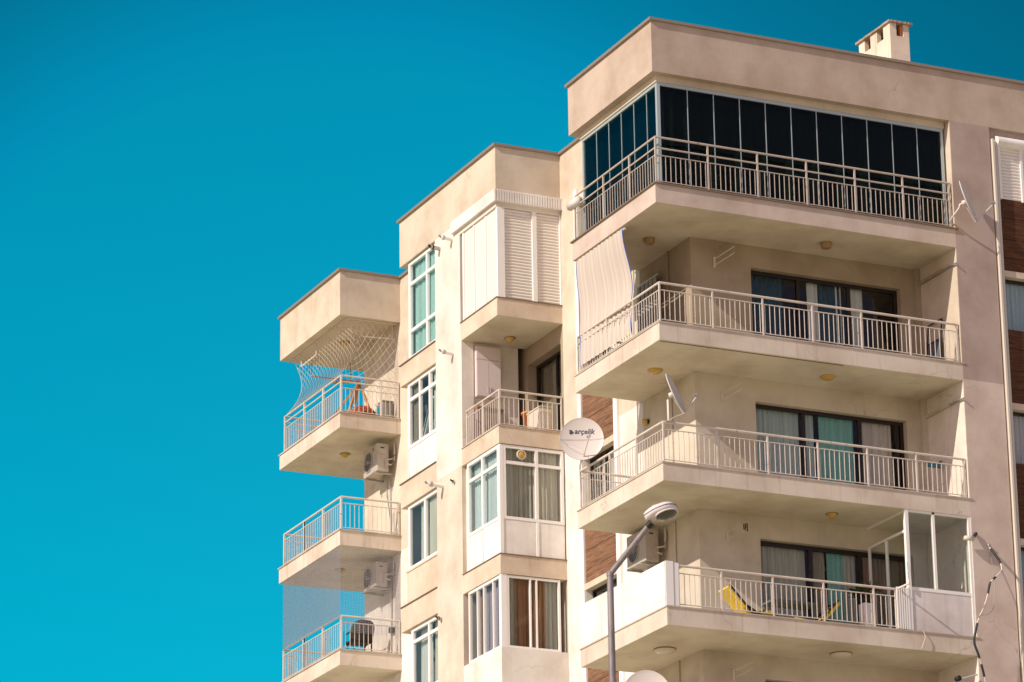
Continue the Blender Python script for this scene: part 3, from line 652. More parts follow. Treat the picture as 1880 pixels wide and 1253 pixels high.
# air conditioners
def aircon(y0, z0, label, wd=0.88, ht=0.66, x0=1.13, logo=False):
    r = empty('air_conditioner', (1.63, y0+wd/2, z0), label, 'air conditioner', 'outdoor air conditioning units'); q = Part(r)
    y1 = y0+wd; z1 = z0+ht; x1 = x0+0.32
    q(MB().box(x0, x1, y0, y1, z0, z1), 'casing', ACW, bevel=0.02)
    c = (x0-0.004, y0+wd*0.62, z0+ht*0.48)
    q(MB().lathe([(0.26, 0.0), (0.265, 0.012), (0.245, 0.018), (0.24, 0.0)], c, YA, ZA, -XA, 30), 'fan_ring', ACW)
    q(MB().lathe([(0, 0.002), (0.24, 0.002)], c, YA, ZA, -XA, 30), 'fan_opening', BLACK)
    s = MB()
    for k in range(1, 8): s.lathe([(0.03*k, 0.006), (0.03*k+0.004, 0.010), (0.03*k+0.008, 0.006)], c, YA, ZA, -XA, 26)
    for k in range(8):
        t = math.pi*k/8; d = YA*math.cos(t)+ZA*math.sin(t); s.beam(Vector(c)-d*0.24-XA*0.012, Vector(c)+d*0.24-XA*0.012, 0.006)
    q(s, 'fan_grille', METAL)
    q(MB().lathe([(0, 0.015), (0.04, 0.014), (0.045, 0.006)], c, YA, ZA, -XA, 16), 'fan_hub', ACW)
    q(MB().box(x0+0.05, x1-0.05, y0-0.012, y0, z1-0.28, z1-0.06).box(x0+0.20, x1-0.02, y0-0.02, y0, z0+0.10, z0+0.34), 'service_cover', ACW, bevel=0.006)
    q(MB().box(x0+0.09, x0+0.19, y0-0.016, y0-0.012, z1-0.13, z1-0.10), 'badge', BLACK)
    for y in (y0+0.10, y1-0.12): q(MB().box(x0-0.06, 1.63, y-0.02, y+0.02, z0-0.05, z0-0.012), 'bracket', METAL)
    s = MB().tube([(x1-0.06, y0-0.02, z0+0.2), (x1+0.03, y0-0.07, z0+0.16), (1.58, y0-0.05, z0+0.3), (1.59, y0-0.03, z1+0.02)], 0.022, 8)
    s.tube([(x1-0.06, y0-0.02, z0+0.3), (x1+0.06, y0-0.10, z0+0.32), (1.57, y0-0.10, z0+0.45), (1.59, y0-0.05, z1+0.0)], 0.018, 8)
    q(s, 'refrigerant_pipe', OPAL)
    if logo: q(MB().box(x0-0.008, x0-0.001, y0+0.20, y0+0.26, z1-0.16, z1-0.07), 'badge', mat('red_badge', (0.5, 0.05, 0.03), 0.5))
    return q
q = aircon(17.52, -0.90, 'grimy air conditioner with a red badge under the netted left balcony', ht=0.72, logo=True)
q(MB().tube([(1.58, 17.75, -0.95), (1.60, 17.78, -1.6), (1.60, 17.72, -4.0), (1.60, 17.78, -5.6)], 0.016, 6).tube([(1.58, 17.95, -0.9), (1.60, 18.02, -1.3), (1.60, 17.85, -2.0)], 0.014, 6), 'drain_hose', METAL)
aircon(17.62, -3.82, 'air conditioner seen through the fine net under the second left balcony', wd=0.80, ht=0.62)
aircon(3.08, -6.80, 'weathered air conditioner with stained base behind the street lamp head', ht=0.72)

# satellite dishes
def dish_fn(rad, depth): return lambda r: depth*(r/rad)**2
def satellite_dish(loc, center, n, up, rad, depth, lnb, arm_root, mount, label, ell=1.0):
    n = Vector(n).normalized(); u = (Vector(up)-n*Vector(up).dot(n)).normalized(); rr = u.cross(n)
    c = Vector(center); r = empty('satellite_dish', loc, label, 'satellite dish', 'satellite dishes on the facade'); q = Part(r)
    prof = [(0.0, 0)]+[(rad*k/8, depth*(k/8)**2) for k in range(1, 9)]
    back = [(rad*1.012, depth+0.004), (rad*1.012, depth-0.018)]+[(rad*k/8, depth*(k/8)**2-0.014) for k in range(7, 0, -1)]+[(0.0, -0.014)]
    q(MB().lathe(prof+back, c, rr, u, n, 40, ell), 'reflector', DISH)
    lnb = Vector(lnb); ar = Vector(arm_root)
    q(MB().tube([c-n*0.05-u*0.05, ar-n*0.03, ar, lnb], 0.013, 6), 'feed_arm', DISH)
    q(MB().tube([lnb, lnb-(lnb-c).normalized()*0.09], 0.032, 10).tube([lnb-u*0.03, lnb+u*0.045], 0.018, 8), 'receiver', OPAL if label.startswith('sat') else METAL)
    s = MB(); s.lathe([(0, -0.10), (0.06, -0.10), (0.06, -0.014), (0, -0.014)], c, rr, u, n, 10)
    mp = [c-n*0.09]+[Vector(p) for p in mount]; s.tube(mp, 0.022, 8)
    q(s, 'mast', DISH)
    return q, c, rr, u, n
V1 = Vector((-0.44, -0.90, 0.02)).normalized()
c1 = Vector((-0.25, 3.20, -4.28))
# big round dish with lettering, on the end of the third balcony railing
q, c, rr, u, n = satellite_dish((0.05, 3.90, -4.72), c1, V1, (0, 0, 1), 0.462, 0.075, c1+V1*0.40+Vector((0.9, -0.44, 0))*0.16-ZA*0.05, c1-ZA*0.462-V1*0.02,
    [c1-V1*0.12-ZA*0.30, (0.03, 3.88, -4.66), (0.05, 3.90, -5.2)], 'large round satellite dish with dark lettering facing the viewer beside the middle bay')
def on_dish(mesh, c, rr, u, n, cx, cy, rad, depth, h=0.004, sc=1.0, rot=0.0):
    for v in mesh.vertices:
        x, y = v.co.x*sc, v.co.y*sc
        x, y = x*math.cos(rot)-y*math.sin(rot)+cx, x*math.sin(rot)+y*math.cos(rot)+cy
        d = depth*(x*x+y*y)/rad**2+h
        v.co = c-rr*x+u*y+n*d
# which way is image-right on the dish plane
if rr.dot(R_) < 0: sgn = 1
else: sgn = -1
INK = mat('dish_lettering', (0.06, 0.07, 0.10), 0.5)
fc = bpy.data.curves.new('lettering', 'FONT'); fc.body = 'ar\u00e7elik'; fc.size = 0.19; fc.shear = 0.18; fc.offset = 0.0035; fc.resolution_u = 3
fo = bpy.data.objects.new('lettering_source', fc)
tm = bpy.data.meshes.new_from_object(fo); bpy.data.objects.remove(fo)
bm = bmesh.new(); bm.from_mesh(tm); bmesh.ops.subdivide_edges(bm, edges=[e for e in bm.edges if e.calc_length() > 0.04], cuts=2); bm.to_mesh(tm); bm.free()
xs = [v.co.x for v in tm.vertices]; wid = max(xs)-min(xs); tsc = 0.43/wid
on_dish(tm, c, rr*sgn, u, n, -0.150, 0.135, 0.462, 0.075, sc=tsc, rot=-0.05)
tm.materials.clear(); tm.materials.append(INK)
for v in tm.vertices: v.co = v.co-Vector(q.l)
to = bpy.data.objects.new('lettering', tm); COL.objects.link(to); to.parent = q.r
# small round emblem beside the word: a dot with a drooping swirl
pts = []
for k in range(22):
    t = 2*math.pi*k/22; rad_ = 0.043*(1+0.16*math.cos(3*t+0.6))
    pts.append((math.cos(t)*rad_, math.sin(t)*rad_*1.05, 0))
pts2 = [(-0.050, 0.030, 0), (-0.030, 0.052, 0), (-0.012, 0.040, 0), (-0.028, 0.020, 0)]
em = bpy.data.meshes.new('emblem'); em.from_pydata(pts+pts2, [], [tuple(range(22)), tuple(range(22, 26))])
on_dish(em, c, rr*sgn, u, n, -0.215, 0.160, 0.462, 0.075, h=0.005); em.materials.append(INK)
for v in em.vertices: v.co = v.co-Vector(q.l)
eo = bpy.data.objects.new('emblem', em); COL.objects.link(eo); eo.parent = q.r
s = MB()
RS = -rr*sgn
def dp(x, y, h=0.01): return c+RS*x+u*y+n*(0.075*(x*x+y*y)/0.2134+h)
s.tube([dp(-0.45, 0.0), dp(-0.2, 0.0), dp(0.1, 0.0), dp(0.45, 0.0)], 0.003, 4)
q(s, 'rim_seam', METAL)
q(MB().tube([dp(-0.45, 0.0, 0.02), dp(-0.28, -0.16, 0.06), dp(0.0, -0.30, 0.14), dp(0.05, -0.42, 0.12)], 0.005, 4), 'stay_wire', METAL)

# dish on the railing corner, seen nearly edge-on
c2 = Vector((0.30, 0.02, -4.13)); e2 = (R_*0.43-U_*0.90).normalized()
n2 = (R_*0.90+U_*0.43-fwd*0.15).normalized()
q, *_ = satellite_dish((0.18, 0.05, -4.72), c2, n2, -e2, 0.44, 0.05, Vector((0.79, -0.10, -4.13)), c2+e2*0.45+n2*0.03,
    [(0.17, 0.05, -4.27), (0.18, 0.05, -4.72)], 'grey satellite dish tilted up on the corner of the third balcony railing')
q(MB().tube([c2+e2*0.45, (0.30, 0.05, -4.62), (0.10, 0.02, -4.78)], 0.008, 5), 'feed_cable', OPAL)
q(MB().box(0.10, 0.30, 0.01, 0.09, -4.755, -4.715), 'clamp', METAL)
# dish on the pillar beside the top balcony
c3 = Vector((7.30, -0.42, 0.91)); e3 = (R_*0.39-U_*0.92).normalized(); n3 = (R_*0.92+U_*0.39-fwd*0.21).normalized()
q, *_ = satellite_dish((7.20, 0.0, 0.58), c3, n3, -e3, 0.47, 0.045, Vector((7.89, -0.60, 0.91)), c3+e3*0.47+n3*0.02,
    [c3-n3*0.16, (7.16, -0.34, 0.78), (7.10, -0.12, 0.62), (7.14, 0.02, 0.58)], 'thin satellite dish seen edge-on, mounted on the pillar beside the glazed top balcony')
# dish at the bottom edge of the picture
c4 = Vector((-0.10, 0.80, -10.27))
satellite_dish((0.05, 0.9, -10.7), c4, V1, (0, 0, 1), 0.48, 0.08, c4+V1*0.42-ZA*0.15, c4-ZA*0.48, [c4-V1*0.1-ZA*0.3, (0.05, 0.95, -10.6), (0.05, 0.95, -10.9)],
    'white satellite dish whose rounded top shows at the bottom edge next to the lamp pole')

# fold-down drying racks on the walls
def rack(x, z, ln_, label, full=False):
    r = empty('drying_rack', (x, 1.60, z), label, 'drying rack', 'wall drying racks'); q = Part(r)
    s = MB()
    for h in (0.0, 0.14): s.tube([(x, 1.59, z+h), (x+0.08, 1.59-ln_, z+h+0.05)], 0.011, 6)
    q(s, 'arm', RAILM)
    q(MB().box(x-0.02, x+0.02, 1.57, 1.598, z-0.04, z+0.19), 'wall_bracket', RAILM)
rack(2.19, -0.58, 0.75, 'two-arm drying rack on the shaded wall under the glazed top balcony')
rack(2.27, -3.58, 0.70, 'thin folded drying rack on the wall right of the rail-mounted dish')
rack(2.29, -6.60, 0.72, 'drying rack with clothes pegs on the wall above the yellow chair')
rack(2.32, -9.55, 0.70, 'faint drying rack on the wall at the very bottom')
for x_ in (2.33, 2.36, 2.40):
    pass
r = empty('clothes_pegs', (2.36, 1.0, -6.50), 'few dark clothes pegs hanging on the drying rack above the yellow chair', 'clothes pegs'); q = Part(r)
for k in range(3): q(MB().beam((2.345+0.012*k, 0.98-0.05*k, -6.42), (2.35+0.012*k, 0.97-0.05*k, -6.56-0.02*k), 0.018), 'peg', DARKF)
def siderack(z, label):
    r = empty('folding_clothes_line', (7.22, 0.8, z), label, 'clothes line', 'clothes lines on the pillar side'); q = Part(r)
    q(MB().box(7.16, 7.235, 0.52, 1.50, z-0.03, z+0.03), 'housing', CORE)
    q(MB().tube([(7.19, 0.52, z), (7.19, -0.06, z-0.02)], 0.02, 6), 'arm', METAL)
siderack(-0.36, 'wall-mounted clothes line on the pillar side under the glazed top balcony')
siderack(-3.40, 'wall-mounted clothes line on the pillar side above the teal curtained door')

# hanging rods under the left roof
def hang_rod(a, b, zt, mt, label):
    r = empty('hanging_rod', a, label, 'clothes rod', 'clothes rods under the left roof'); q = Part(r); a = Vector(a); b = Vector(b)
    q(MB().tube([a, b], 0.022, 8), 'rail', mt)
    for p_ in (a, b): q(MB().tube([(p_.x, p_.y, zt), p_], 0.015, 6), 'hanger', mt)
hang_rod((0.75, 17.58, 2.58), (1.56, 17.50, 2.58), PB, RAILM, 'long white clothes rod on two hangers behind the diamond net')
hang_rod((0.30, 20.51, 2.60), (0.32, 19.55, 2.62), PB, RAILM, 'short white clothes rod at the outer end of the left roof soffit')
hang_rod((0.67, 20.74, 2.45), (1.75, 20.71, 2.45), PB, METAL, 'dark clothes rod against the sky behind the left net')

# striped awning cloth on the second balcony
r = empty('awning', (0, 2.6, -0.05), 'pale striped awning cloth with blue piping hanging down over the balcony railing', 'awning'); q = Part(r)
def awn(s_, t):
    y = 3.74-2.24*s_ - 0.22*t*s_-0.0*t; z = -0.08-2.38*t
    x = -0.03+0.20*math.sin(t*math.pi)**2*(0.4+0.6*s_) + 0.012*math.sin(s_*75)+(0.16*t if t > .72 else 0)*0.3
    y += 0.10*math.sin(t*math.pi)*(0.3+0.7*s_)
    return (x, y, z)
q(MB().sheet(awn, 90, 26), 'cloth', AWN)
q(MB().tube([awn(1, t/26) for t in range(27)], 0.009, 5), 'piping', BLUE); q(MB().tube([awn(0, t/26) for t in range(27)], 0.009, 5), 'piping', BLUE)
q(MB().box(0.02, 0.06, 1.5, 3.74, -0.09, -0.055), 'top_rail', RAILM)
r = empty('door_curtain', (1.5, 3.2, -2.55), 'dark and white striped cloth hanging behind the awning', 'cloth'); q = Part(r)
stm = mat('striped_cloth', (0.1, 0.1, 0.1), .9); wv = nn(stm, 'ShaderNodeTexWave', wave_type='BANDS', bands_direction='Y'); wv.inputs['Scale'].default_value = 1.6
stm.node_tree.links.new(pos(stm), wv.inputs['Vector']); stm.node_tree.links.new(mixc(stm, ramp(stm, wv.outputs[1], .48, .52), (0.03, 0.03, 0.035), (0.4, 0.38, 0.36)), stm.node_tree.nodes['Principled BSDF'].inputs['Base Color'])
q(MB().sheet(lambda s_, t: (1.50+0.02*math.sin(s_*30), 2.95+0.9*s_, -0.45-2.0*t), 40, 4), 'cloth', stm)
q(MB().tube([(1.50, 2.9, -0.44), (1.50, 3.9, -0.44)], 0.02, 8), 'rod', RAILM)

# nets ----------------------------------------------------------------
def net_lines(fn, nu, nv, diag, r, seg=16):
    s = MB()
    if diag:
        k = -nv
        while k < nu:
            for sg in (1, -1):
                pts = []
                for i in range(seg+1):
                    t = i/seg; x = k+t*nv if sg == 1 else k+nv-t*nv
                    if 0 <= x <= nu: pts.append(fn(x/nu, t))
                if len(pts) > 1: s.tube(pts, r, 3, cap=False)
            k += 1
    else:
        for i in range(nu+1): s.tube([fn(i/nu, t/seg) for t in range(seg+1)], r, 3, cap=False)
        for j in range(nv+1): s.tube([fn(t/seg, j/nv) for t in range(seg+1)], r, 3, cap=False)
    return s
def side(s_, t):
    sag = math.sin(math.pi*min(1, t))**1.0
    return (0.22*(1-t)-0.0*t+0.02+0.34*sag, 17.30+3.62*s_, 2.90-1.56*t)
def front(s_, t):
    sag = math.sin(math.pi*t)
    return (0.22*(1-t)+0.02+0.34*sag*(1-s_)+(1.60-0.22*(1-t)-0.02-0.34*sag*(1-s_))*s_, 17.30, 2.90-1.56*t-0.5*s_*t)
r = empty('bird_net', (0.4, 18.5, 1.4), 'coarse white diamond net sagging between the left roof and its balcony railing', 'net'); q = Part(r)
q(net_lines(side, 19, 8, True, 0.0036, 22), 'side_net', NETW); q(net_lines(front, 7, 7, True, 0.0036, 22), 'front_net', NETW)
q(MB().tube([side(s_/20, 0) for s_ in range(21)], 0.012, 4).tube([side(1, t/16) for t in range(17)], 0.010, 4).tube([front(s_/8, 0) for s_ in range(9)], 0.012, 4), 'edge_cord', NETW)
r = empty('fine_net', (0.03, 19, -4.8), 'fine grey bird netting stretched between the second and third left balconies', 'net'); q = Part(r)
q(net_lines(lambda s_, t: (0.02+0.03*math.sin(math.pi*t)*math.sin(s_*3.14), 17.22+3.76*s_, -2.95-1.85*t), 94, 46, False, 0.0042, 8), 'side_net', NETF)
q(net_lines(lambda s_, t: (0.02+1.58*s_, 17.21+0.02*math.sin(math.pi*t), -2.95-2.2*t), 38, 54, False, 0.0024, 8), 'front_net', NETF)

# things on the left balconies --------------------------------------------
r = empty('wooden_stand', (0.75, 18.3, 0.40), 'orange wooden A-frame stand behind the corner of the top left railing', 'stand'); q = Part(r)
top = Vector((1.0, 18.3, 1.62))
for p_ in ((0.55, 17.75, 0.4), (1.15, 17.7, 0.4), (0.15, 18.6, 0.4), (0.75, 18.9, 0.4)): q(MB().beam(p_, top+Vector((random.uniform(-.04, .04), 0, 0)), 0.05), 'leg', ORG)
q(MB().beam((0.10, 17.8, 1.35), (1.0, 18.3, 1.62), 0.07), 'cross_bar', ORG)
r = empty('folded_rug', (0.75, 17.6, 0.40), 'red-brown rug heaped on the floor of the netted left balcony', 'rug'); q = Part(r)
def rugf(s_, t):
    a = 2*math.pi*s_; rr_ = math.sin(math.pi*(t*0.5))
    return (0.80+0.42*math.cos(a)*math.cos(t*1.57)*(1+0.1*math.sin(5*a)), 17.62+0.22*math.sin(a)*math.cos(t*1.57), 0.41+0.34*rr_+0.03*math.sin(3*a+4*t))
q(MB().sheet(rugf, 32, 8), 'rug', BRICKR)
r = empty('metal_box', (1.42, 17.75, 0.40), 'grey box standing by the wall on the netted left balcony', 'box'); q = Part(r)
q(MB().box(1.30, 1.58, 17.55, 17.98, 0.405, 0.93), 'body', METAL, bevel=.015); q(MB().box(1.285, 1.60, 17.53, 18.0, 0.932, 0.965), 'lid', ACW, bevel=.01)
r = empty('blue_bottle', (1.12, 17.42, 0.40), 'small light blue bottle on the floor of the netted left balcony', 'bottle'); q = Part(r)
q(MB().lathe([(0, 0), (0.06, 0), (0.065, 0.24), (0.02, 0.33), (0, 0.33)], (1.12, 17.42, 0.402), XA, YA, ZA, 14), 'body', CYAN); q(MB().lathe([(0, 0.33), (0.025, 0.33), (0.025, 0.38), (0, 0.38)], (1.12, 17.42, 0.402), XA, YA, ZA, 10), 'cap', WHITE)
# round-backed dark chair on the third left balcony
RAT = mat('dark_rattan', (0.035, 0.028, 0.022), 0.7)
r = empty('rattan_chair', (0.90, 18.1, -5.60), 'dark woven chair with rounded back on the third left balcony', 'chair'); q = Part(r)
s = MB()
def backf(s_, t):
    a = math.pi*(1.0+0.95*(s_-0.5)*1.0)-math.pi/2; h = 0.42+0.50*t*(1-0.35*abs(2*s_-1)**3)
    return (0.90+0.30*math.sin((s_-.5)*2.6)*(1+.05*t), 18.1-0.06-0.24*math.cos((s_-.5)*2.6)-0.10*t, -5.6+h)
q(MB().sheet(backf, 20, 8).sheet(lambda a, b: tuple(Vector(backf(a, b))+Vector((0, 0.035, 0))), 20, 8), 'backrest', RAT)
q(MB().box(0.64, 1.16, 17.86, 18.36, -5.20, -5.12), 'seat', RAT, bevel=.03)
for sx, sy in ((.67, 17.9), (1.13, 17.9), (.67, 18.32), (1.13, 18.32)): q(MB().tube([(sx, sy, -5.6), (sx, sy, -5.2)], 0.02, 6), 'leg', RAT)
q(MB().tube([(.64, 18.35, -5.2), (.62, 18.33, -4.95), (.62, 17.95, -4.92)], .02, 6).tube([(1.16, 18.35, -5.2), (1.18, 18.33, -4.95), (1.18, 17.95, -4.92)], .02, 6), 'armrest', RAT)
# loose hose on the second left balcony wall
tag(MB().tube([(1.60, 17.62, -1.9), (1.58, 17.60, -2.4), (1.57, 17.48, -2.55), (1.58, 17.36, -2.3), (1.59, 17.33, -1.95), (1.57, 17.30, -2.4)], 0.012, 6).build('hanging_hose', METAL, loc=(1.58, 17.5, -2.2)), 'thin grey hose looped on the wall of the second left balcony', 'hose')
tag(MB().box(1.52, 1.628, 17.55, 17.75, -4.95, -4.82).build('socket_box', BLACK, loc=(1.58, 17.65, -4.9)), 'small dark box fixed to the wall beside the woven chair', 'socket box')

# niche balcony -------------------------------------------------------------
r = empty('storage_cabinet', (0.64, 9.98, -1.35), 'tall white storage cabinet with two doors in the niche balcony', 'cabinet'); q = Part(r)
q(MB().box(0.335, 0.95, 9.78, 9.92, -1.32, -0.10), 'body', CABM)
for a, b in ((0.345, 0.637), (0.645, 0.94)):
    d = q(MB().box(a, b, 9.762, 9.779, -1.30, -0.44), 'door', CABM); hx = 0.61 if a < .5 else 0.672
    q(MB().tube([(hx, 9.745, -1.22), (hx, 9.745, -1.06)], 0.008, 6), 'handle', METAL, parent=d)
q(MB().box(0.345, 0.94, 9.764, 9.779, -0.42, -0.12), 'top_panel', CABM)
r = empty('low_cabinet', (0.64, 9.9, -2.60), 'dark low cupboard below the white cabinet in the niche', 'cupboard'); q = Part(r)
LOWC = mat('mauve_board', (0.30, 0.22, 0.20), .6)
q(MB().box(0.32, 0.97, 9.72, 9.92, -2.598, -1.62), 'body', LOWC); q(MB().box(0.31, 1.0, 9.69, 9.93, -1.618, -1.58), 'top_board', BROWNP)
r = empty('meter_pipe', (1.5, 10.36, -1.4), 'brown bent gas pipe in the corner of the niche', 'pipe'); q = Part(r)
q(MB().tube([(1.62, 10.3, -0.46), (1.50, 10.34, -0.46), (1.48, 10.34, -0.52), (1.48, 10.34, -2.5)], 0.028, 8), 'pipe', BROWNP)
q(MB().box(1.43, 1.53, 10.28, 10.38, -1.0, -0.8), 'valve', BROWNP, bevel=.01)
P(MB().box(0.97, 1.63, 10.40, 10.44, -2.6, 0.0).box(0.30, 0.97, 9.93, 9.96, -2.6, 0), 'niche_back_wall', CORE)
r = empty('white_chest', (1.3, 8.4, -2.60), 'white chest with open top standing in the niche balcony near the door', 'chest'); q = Part(r)
q(MB().box(1.10, 1.38, 8.02, 8.72, -2.598, -2.0), 'body', OPAL, bevel=.008); q(MB().box(1.085, 1.395, 8.0, 8.74, -1.998, -1.96), 'lid', OPAL, bevel=.008)
r = empty('terracotta_pot', (1.30, 8.98, -2.60), 'orange terracotta pot on a stand behind the white chest', 'flower pot'); q = Part(r)
q(MB().lathe([(0, 0.0), (0.12, 0.0), (0.17, 0.26), (0.19, 0.26), (0.19, 0.31), (0.16, 0.31), (0.15, 0.24), (0, 0.24)], (1.28, 8.98, -2.16), XA, YA, ZA, 22), 'pot', TERRA)
for k in range(3):
    t = k*2.1; q(MB().tube([(1.28+.12*math.cos(t), 8.98+.12*math.sin(t), -2.6), (1.28+.08*math.cos(t), 8.98+.08*math.sin(t), -2.16)], .012, 6), 'stand_leg', METAL)
r = empty('reddish_mat', (1.35, 7.98, -2.58), 'reddish crumpled mat at the foot of the niche railing', 'mat'); q = Part(r)
q(MB().sheet(lambda a, b: (1.15+0.42*a, 7.95+0.35*b, -2.59+0.14*math.sin(a*3.1)*math.sin(b*3.1+.2)+0.01*math.sin(a*17)), 18, 10), 'cloth', mat('reddish_cloth', (0.45, 0.20, 0.14), .9))

# things on the right-hand balconies -------------------------------------
tube_l0 = P  # (kept short: the white roll end poking out beside the top railing)
r = empty('rolled_sunshade', (-0.02, 3.9, 1.3), 'white rolled sunshade end poking out left of the glazed top balcony railing', 'sunshade'); q = Part(r)
q(MB().lathe([(0, 0), (0.09, 0.01), (0.10, 0.04), (0.10, 0.46), (0, 0.46)], (0.02, 3.62, 1.30), XA, ZA, YA, 20), 'roll', PANELW)
q(MB().lathe([(0, 0), (0.10, 0), (0.085, 0.035), (0, 0.04)], (0.02, 4.08, 1.30), XA, ZA, YA, 20), 'end_cap', WHITE)
r = empty('folded_ladder_frame', (7.05, 0.75, -2.60), 'dark folded metal frame leaning on the pillar side of the awning balcony', 'folding frame'); q = Part(r)
s = MB()
for y in (0.62, 1.18): s.tube([(7.04, y, -2.6), (7.17, y, -1.43)], 0.018, 6)
for t in (0.25, 0.62, 1.0): s.tube([(7.04+.13*t, 0.62, -2.6+1.17*t), (7.04+.13*t, 1.18, -2.6+1.17*t)], 0.016, 6)
q(s, 'frame', DARKF); q(MB().sheet(lambda a, b: (7.045+.13*(0.1+.5*b), 0.65+0.5*a, -2.5+0.62*b), 4, 4), 'cloth_panel', mat('slate_cloth', (0.10, 0.12, 0.14), .9))
r = empty('squeegee_mop', (6.95, 0.9, -5.60), 'mop with blue head upside down against the wall of the third balcony', 'mop'); q = Part(r)
q(MB().tube([(6.80, 0.85, -5.6), (6.98, 0.95, -4.68)], 0.013, 6), 'handle', OPAL)
q(MB().box(6.80, 7.16, 0.90, 0.98, -4.70, -4.60), 'head', mat('blue_mop', (0.03, 0.16, 0.22), .6), bevel=.015); q(MB().beam((7.06, .94, -4.62), (7.17, .94, -4.54), .03), 'clip', BLACK)

def lounge_chair(x, y, z, label, rz=0):
    """folding garden chair: yellow cushions on a dark slatted frame; its back leans to -x"""
    r = empty('folding_chair', (x, y, z), label, 'folding chair', 'yellow folding chairs', rz)
    def q(mb, name, mt, bevel=0): return mb.build(name, mt, r, bevel)
    r.scale = (0.84, 0.84, 0.84)
    a = Vector((0.22, 0, 0.12)); b = Vector((-0.40, 0, 0.76)); d = (b-a).normalized(); nrm = Vector((-d.z, 0, d.x))
    def pan(p, q_, y0, y1, th, off):
        n = Vector((-(q_-p).normalized().z, 0, (q_-p).normalized().x)); vs = []
        for w_ in (off, off+th):
            for e_ in (p, q_):
                for yy in (y0, y1): vs.append(e_+n*w_+Vector((0, yy, 0)))
        return MB().add(vs, [(0,1,3,2), (4,6,7,5), (0,2,6,4), (1,5,7,3), (0,4,5,1), (2,3,7,6)])
    q(pan(a, b, -0.23, 0.23, 0.09, 0.0), 'back_cushion', YEL, .02)
    q(pan(a+Vector((0.02, 0, 0)), a+Vector((0.62, 0, 0.03)), -0.22, 0.22, 0.07, 0.02), 'seat_cushion', YEL, .02)
    s = MB()
    for y_ in (-0.25, 0.25): s.beam(b+Vector((0, y_, 0.03))-d*0.02, a+Vector((0.45, y_, -0.42))*0.2+Vector((0, y_*.8, 0)), 0.035)
    q(s, 'back_rail', DARKF)
    s = MB()
    for k in range(5): p = a+(b-a)*(0.12+0.19*k)-nrm*0.02; s.beam(p+Vector((0, -0.25, 0)), p+Vector((0, 0.25, 0)), 0.03)
    q(s, 'back_slat', DARKF)
    for y_ in (-0.24, 0.24):
        q(MB().beam((0.0, y_, 0.0), (0.55, y_, 0.22), 0.03), 'leg', DARKF); q(MB().beam((0.62, y_, 0.0), (0.10, y_, 0.30), 0.03), 'leg', DARKF)
    return r
lounge_chair(1.92, 0.50, -8.60, 'yellow cushioned folding chair leaning left near the corner of the lowest visible balcony')
lounge_chair(3.98, 0.80, -8.60, 'yellow cushioned folding chair leaning right in front of the door with teal curtain', math.pi)
r = empty('potted_plant', (5.2, 0.95, -8.60), 'dark leafy plant on a white stand beside the glazed enclosure', 'plant'); q = Part(r)
q(MB().box(5.06, 5.30, 0.85, 1.09, -8.598, -7.86), 'stand', WHITE, bevel=.01); q(MB().lathe([(0, 0), (.10, 0), (.13, .16), (0, .16)], (5.18, .97, -7.86), XA, YA, ZA, 14), 'pot', BLACK)
s = MB(); rnd = random.Random(5)
for k in range(90):
    t = rnd.random()*6.28; e_ = rnd.random(); p = Vector((5.18, .97, -7.68)); d = Vector((math.cos(t)*(0.1+.3*e_), math.sin(t)*(.1+.2*e_), .18-.2*e_+rnd.random()*.1))
    o1 = p+d; sd = Vector((-math.sin(t), math.cos(t), .3)).normalized()*.035; s.add([p+d*.55, o1-sd, o1+d*.25, o1+sd], [(0, 1, 2, 3)])
q(s, 'foliage', LEAF)
r = empty('plastic_chair', (3.3, 1.2, -8.6), 'grey-blue table seen through the bars in front of the left door pane', 'table'); q = Part(r); r.name = 'garden_table'
TBL = mat('slate_top', (0.12, 0.15, 0.16), .5)
q(MB().box(2.95, 4.0, 0.95, 1.45, -8.0, -7.95), 'tabletop', TBL, bevel=.01)
for x_, y_ in ((3.0, 1.0), (3.95, 1.0), (3.0, 1.4), (3.95, 1.4)): q(MB().box(x_-.02, x_+.02, y_-.02, y_+.02, -8.6, -8.0), 'leg', TBL)
# clothes pole sticking out of the railing, its upright stub
r = empty('clothes_pole', (5.5, 0.0, -7.7), 'white clothes pole bracket sticking out from the railing next to the enclosure', 'clothes pole'); q = Part(r)
q(MB().tube([(5.38, -0.02, -7.74), (5.46, -0.34, -7.70)], 0.022, 8), 'arm', PANELW); q(MB().tube([(5.63, -0.03, -7.68), (5.60, -0.03, -7.16)], 0.016, 8), 'upright', PANELW)
# floodlight on the pillar
r = empty('floodlight', (7.26, -0.05, -6.42), 'small cream tubular lamp on a dark bracket at the top of the lower pillar', 'lamp'); q = Part(r)
q(MB().lathe([(0, 0), (.05, 0), (.055, .22), (0, .22)], (6.98, -.12, -6.52), YA, (XA*.2+ZA).normalized(), XA, 16), 'body', OPAL); q(MB().beam((7.19, -.12, -6.50), (7.34, -.02, -6.36), .05), 'bracket', BLACK)
r = empty('pole_bracket', (7.05, -0.05, -9.45), 'rod with a dark round end poking out at the bottom of the pillar', 'rod'); q = Part(r)
q(MB().tube([(6.35, .5, -9.62), (7.15, -.08, -9.42)], .018, 8), 'rod', METAL); q(MB().lathe([(0, -.05), (.06, -.05), (.06, .05), (0, .05)], (6.78, .1, -9.50), XA, ZA, YA, 14), 'knob', BLACK)
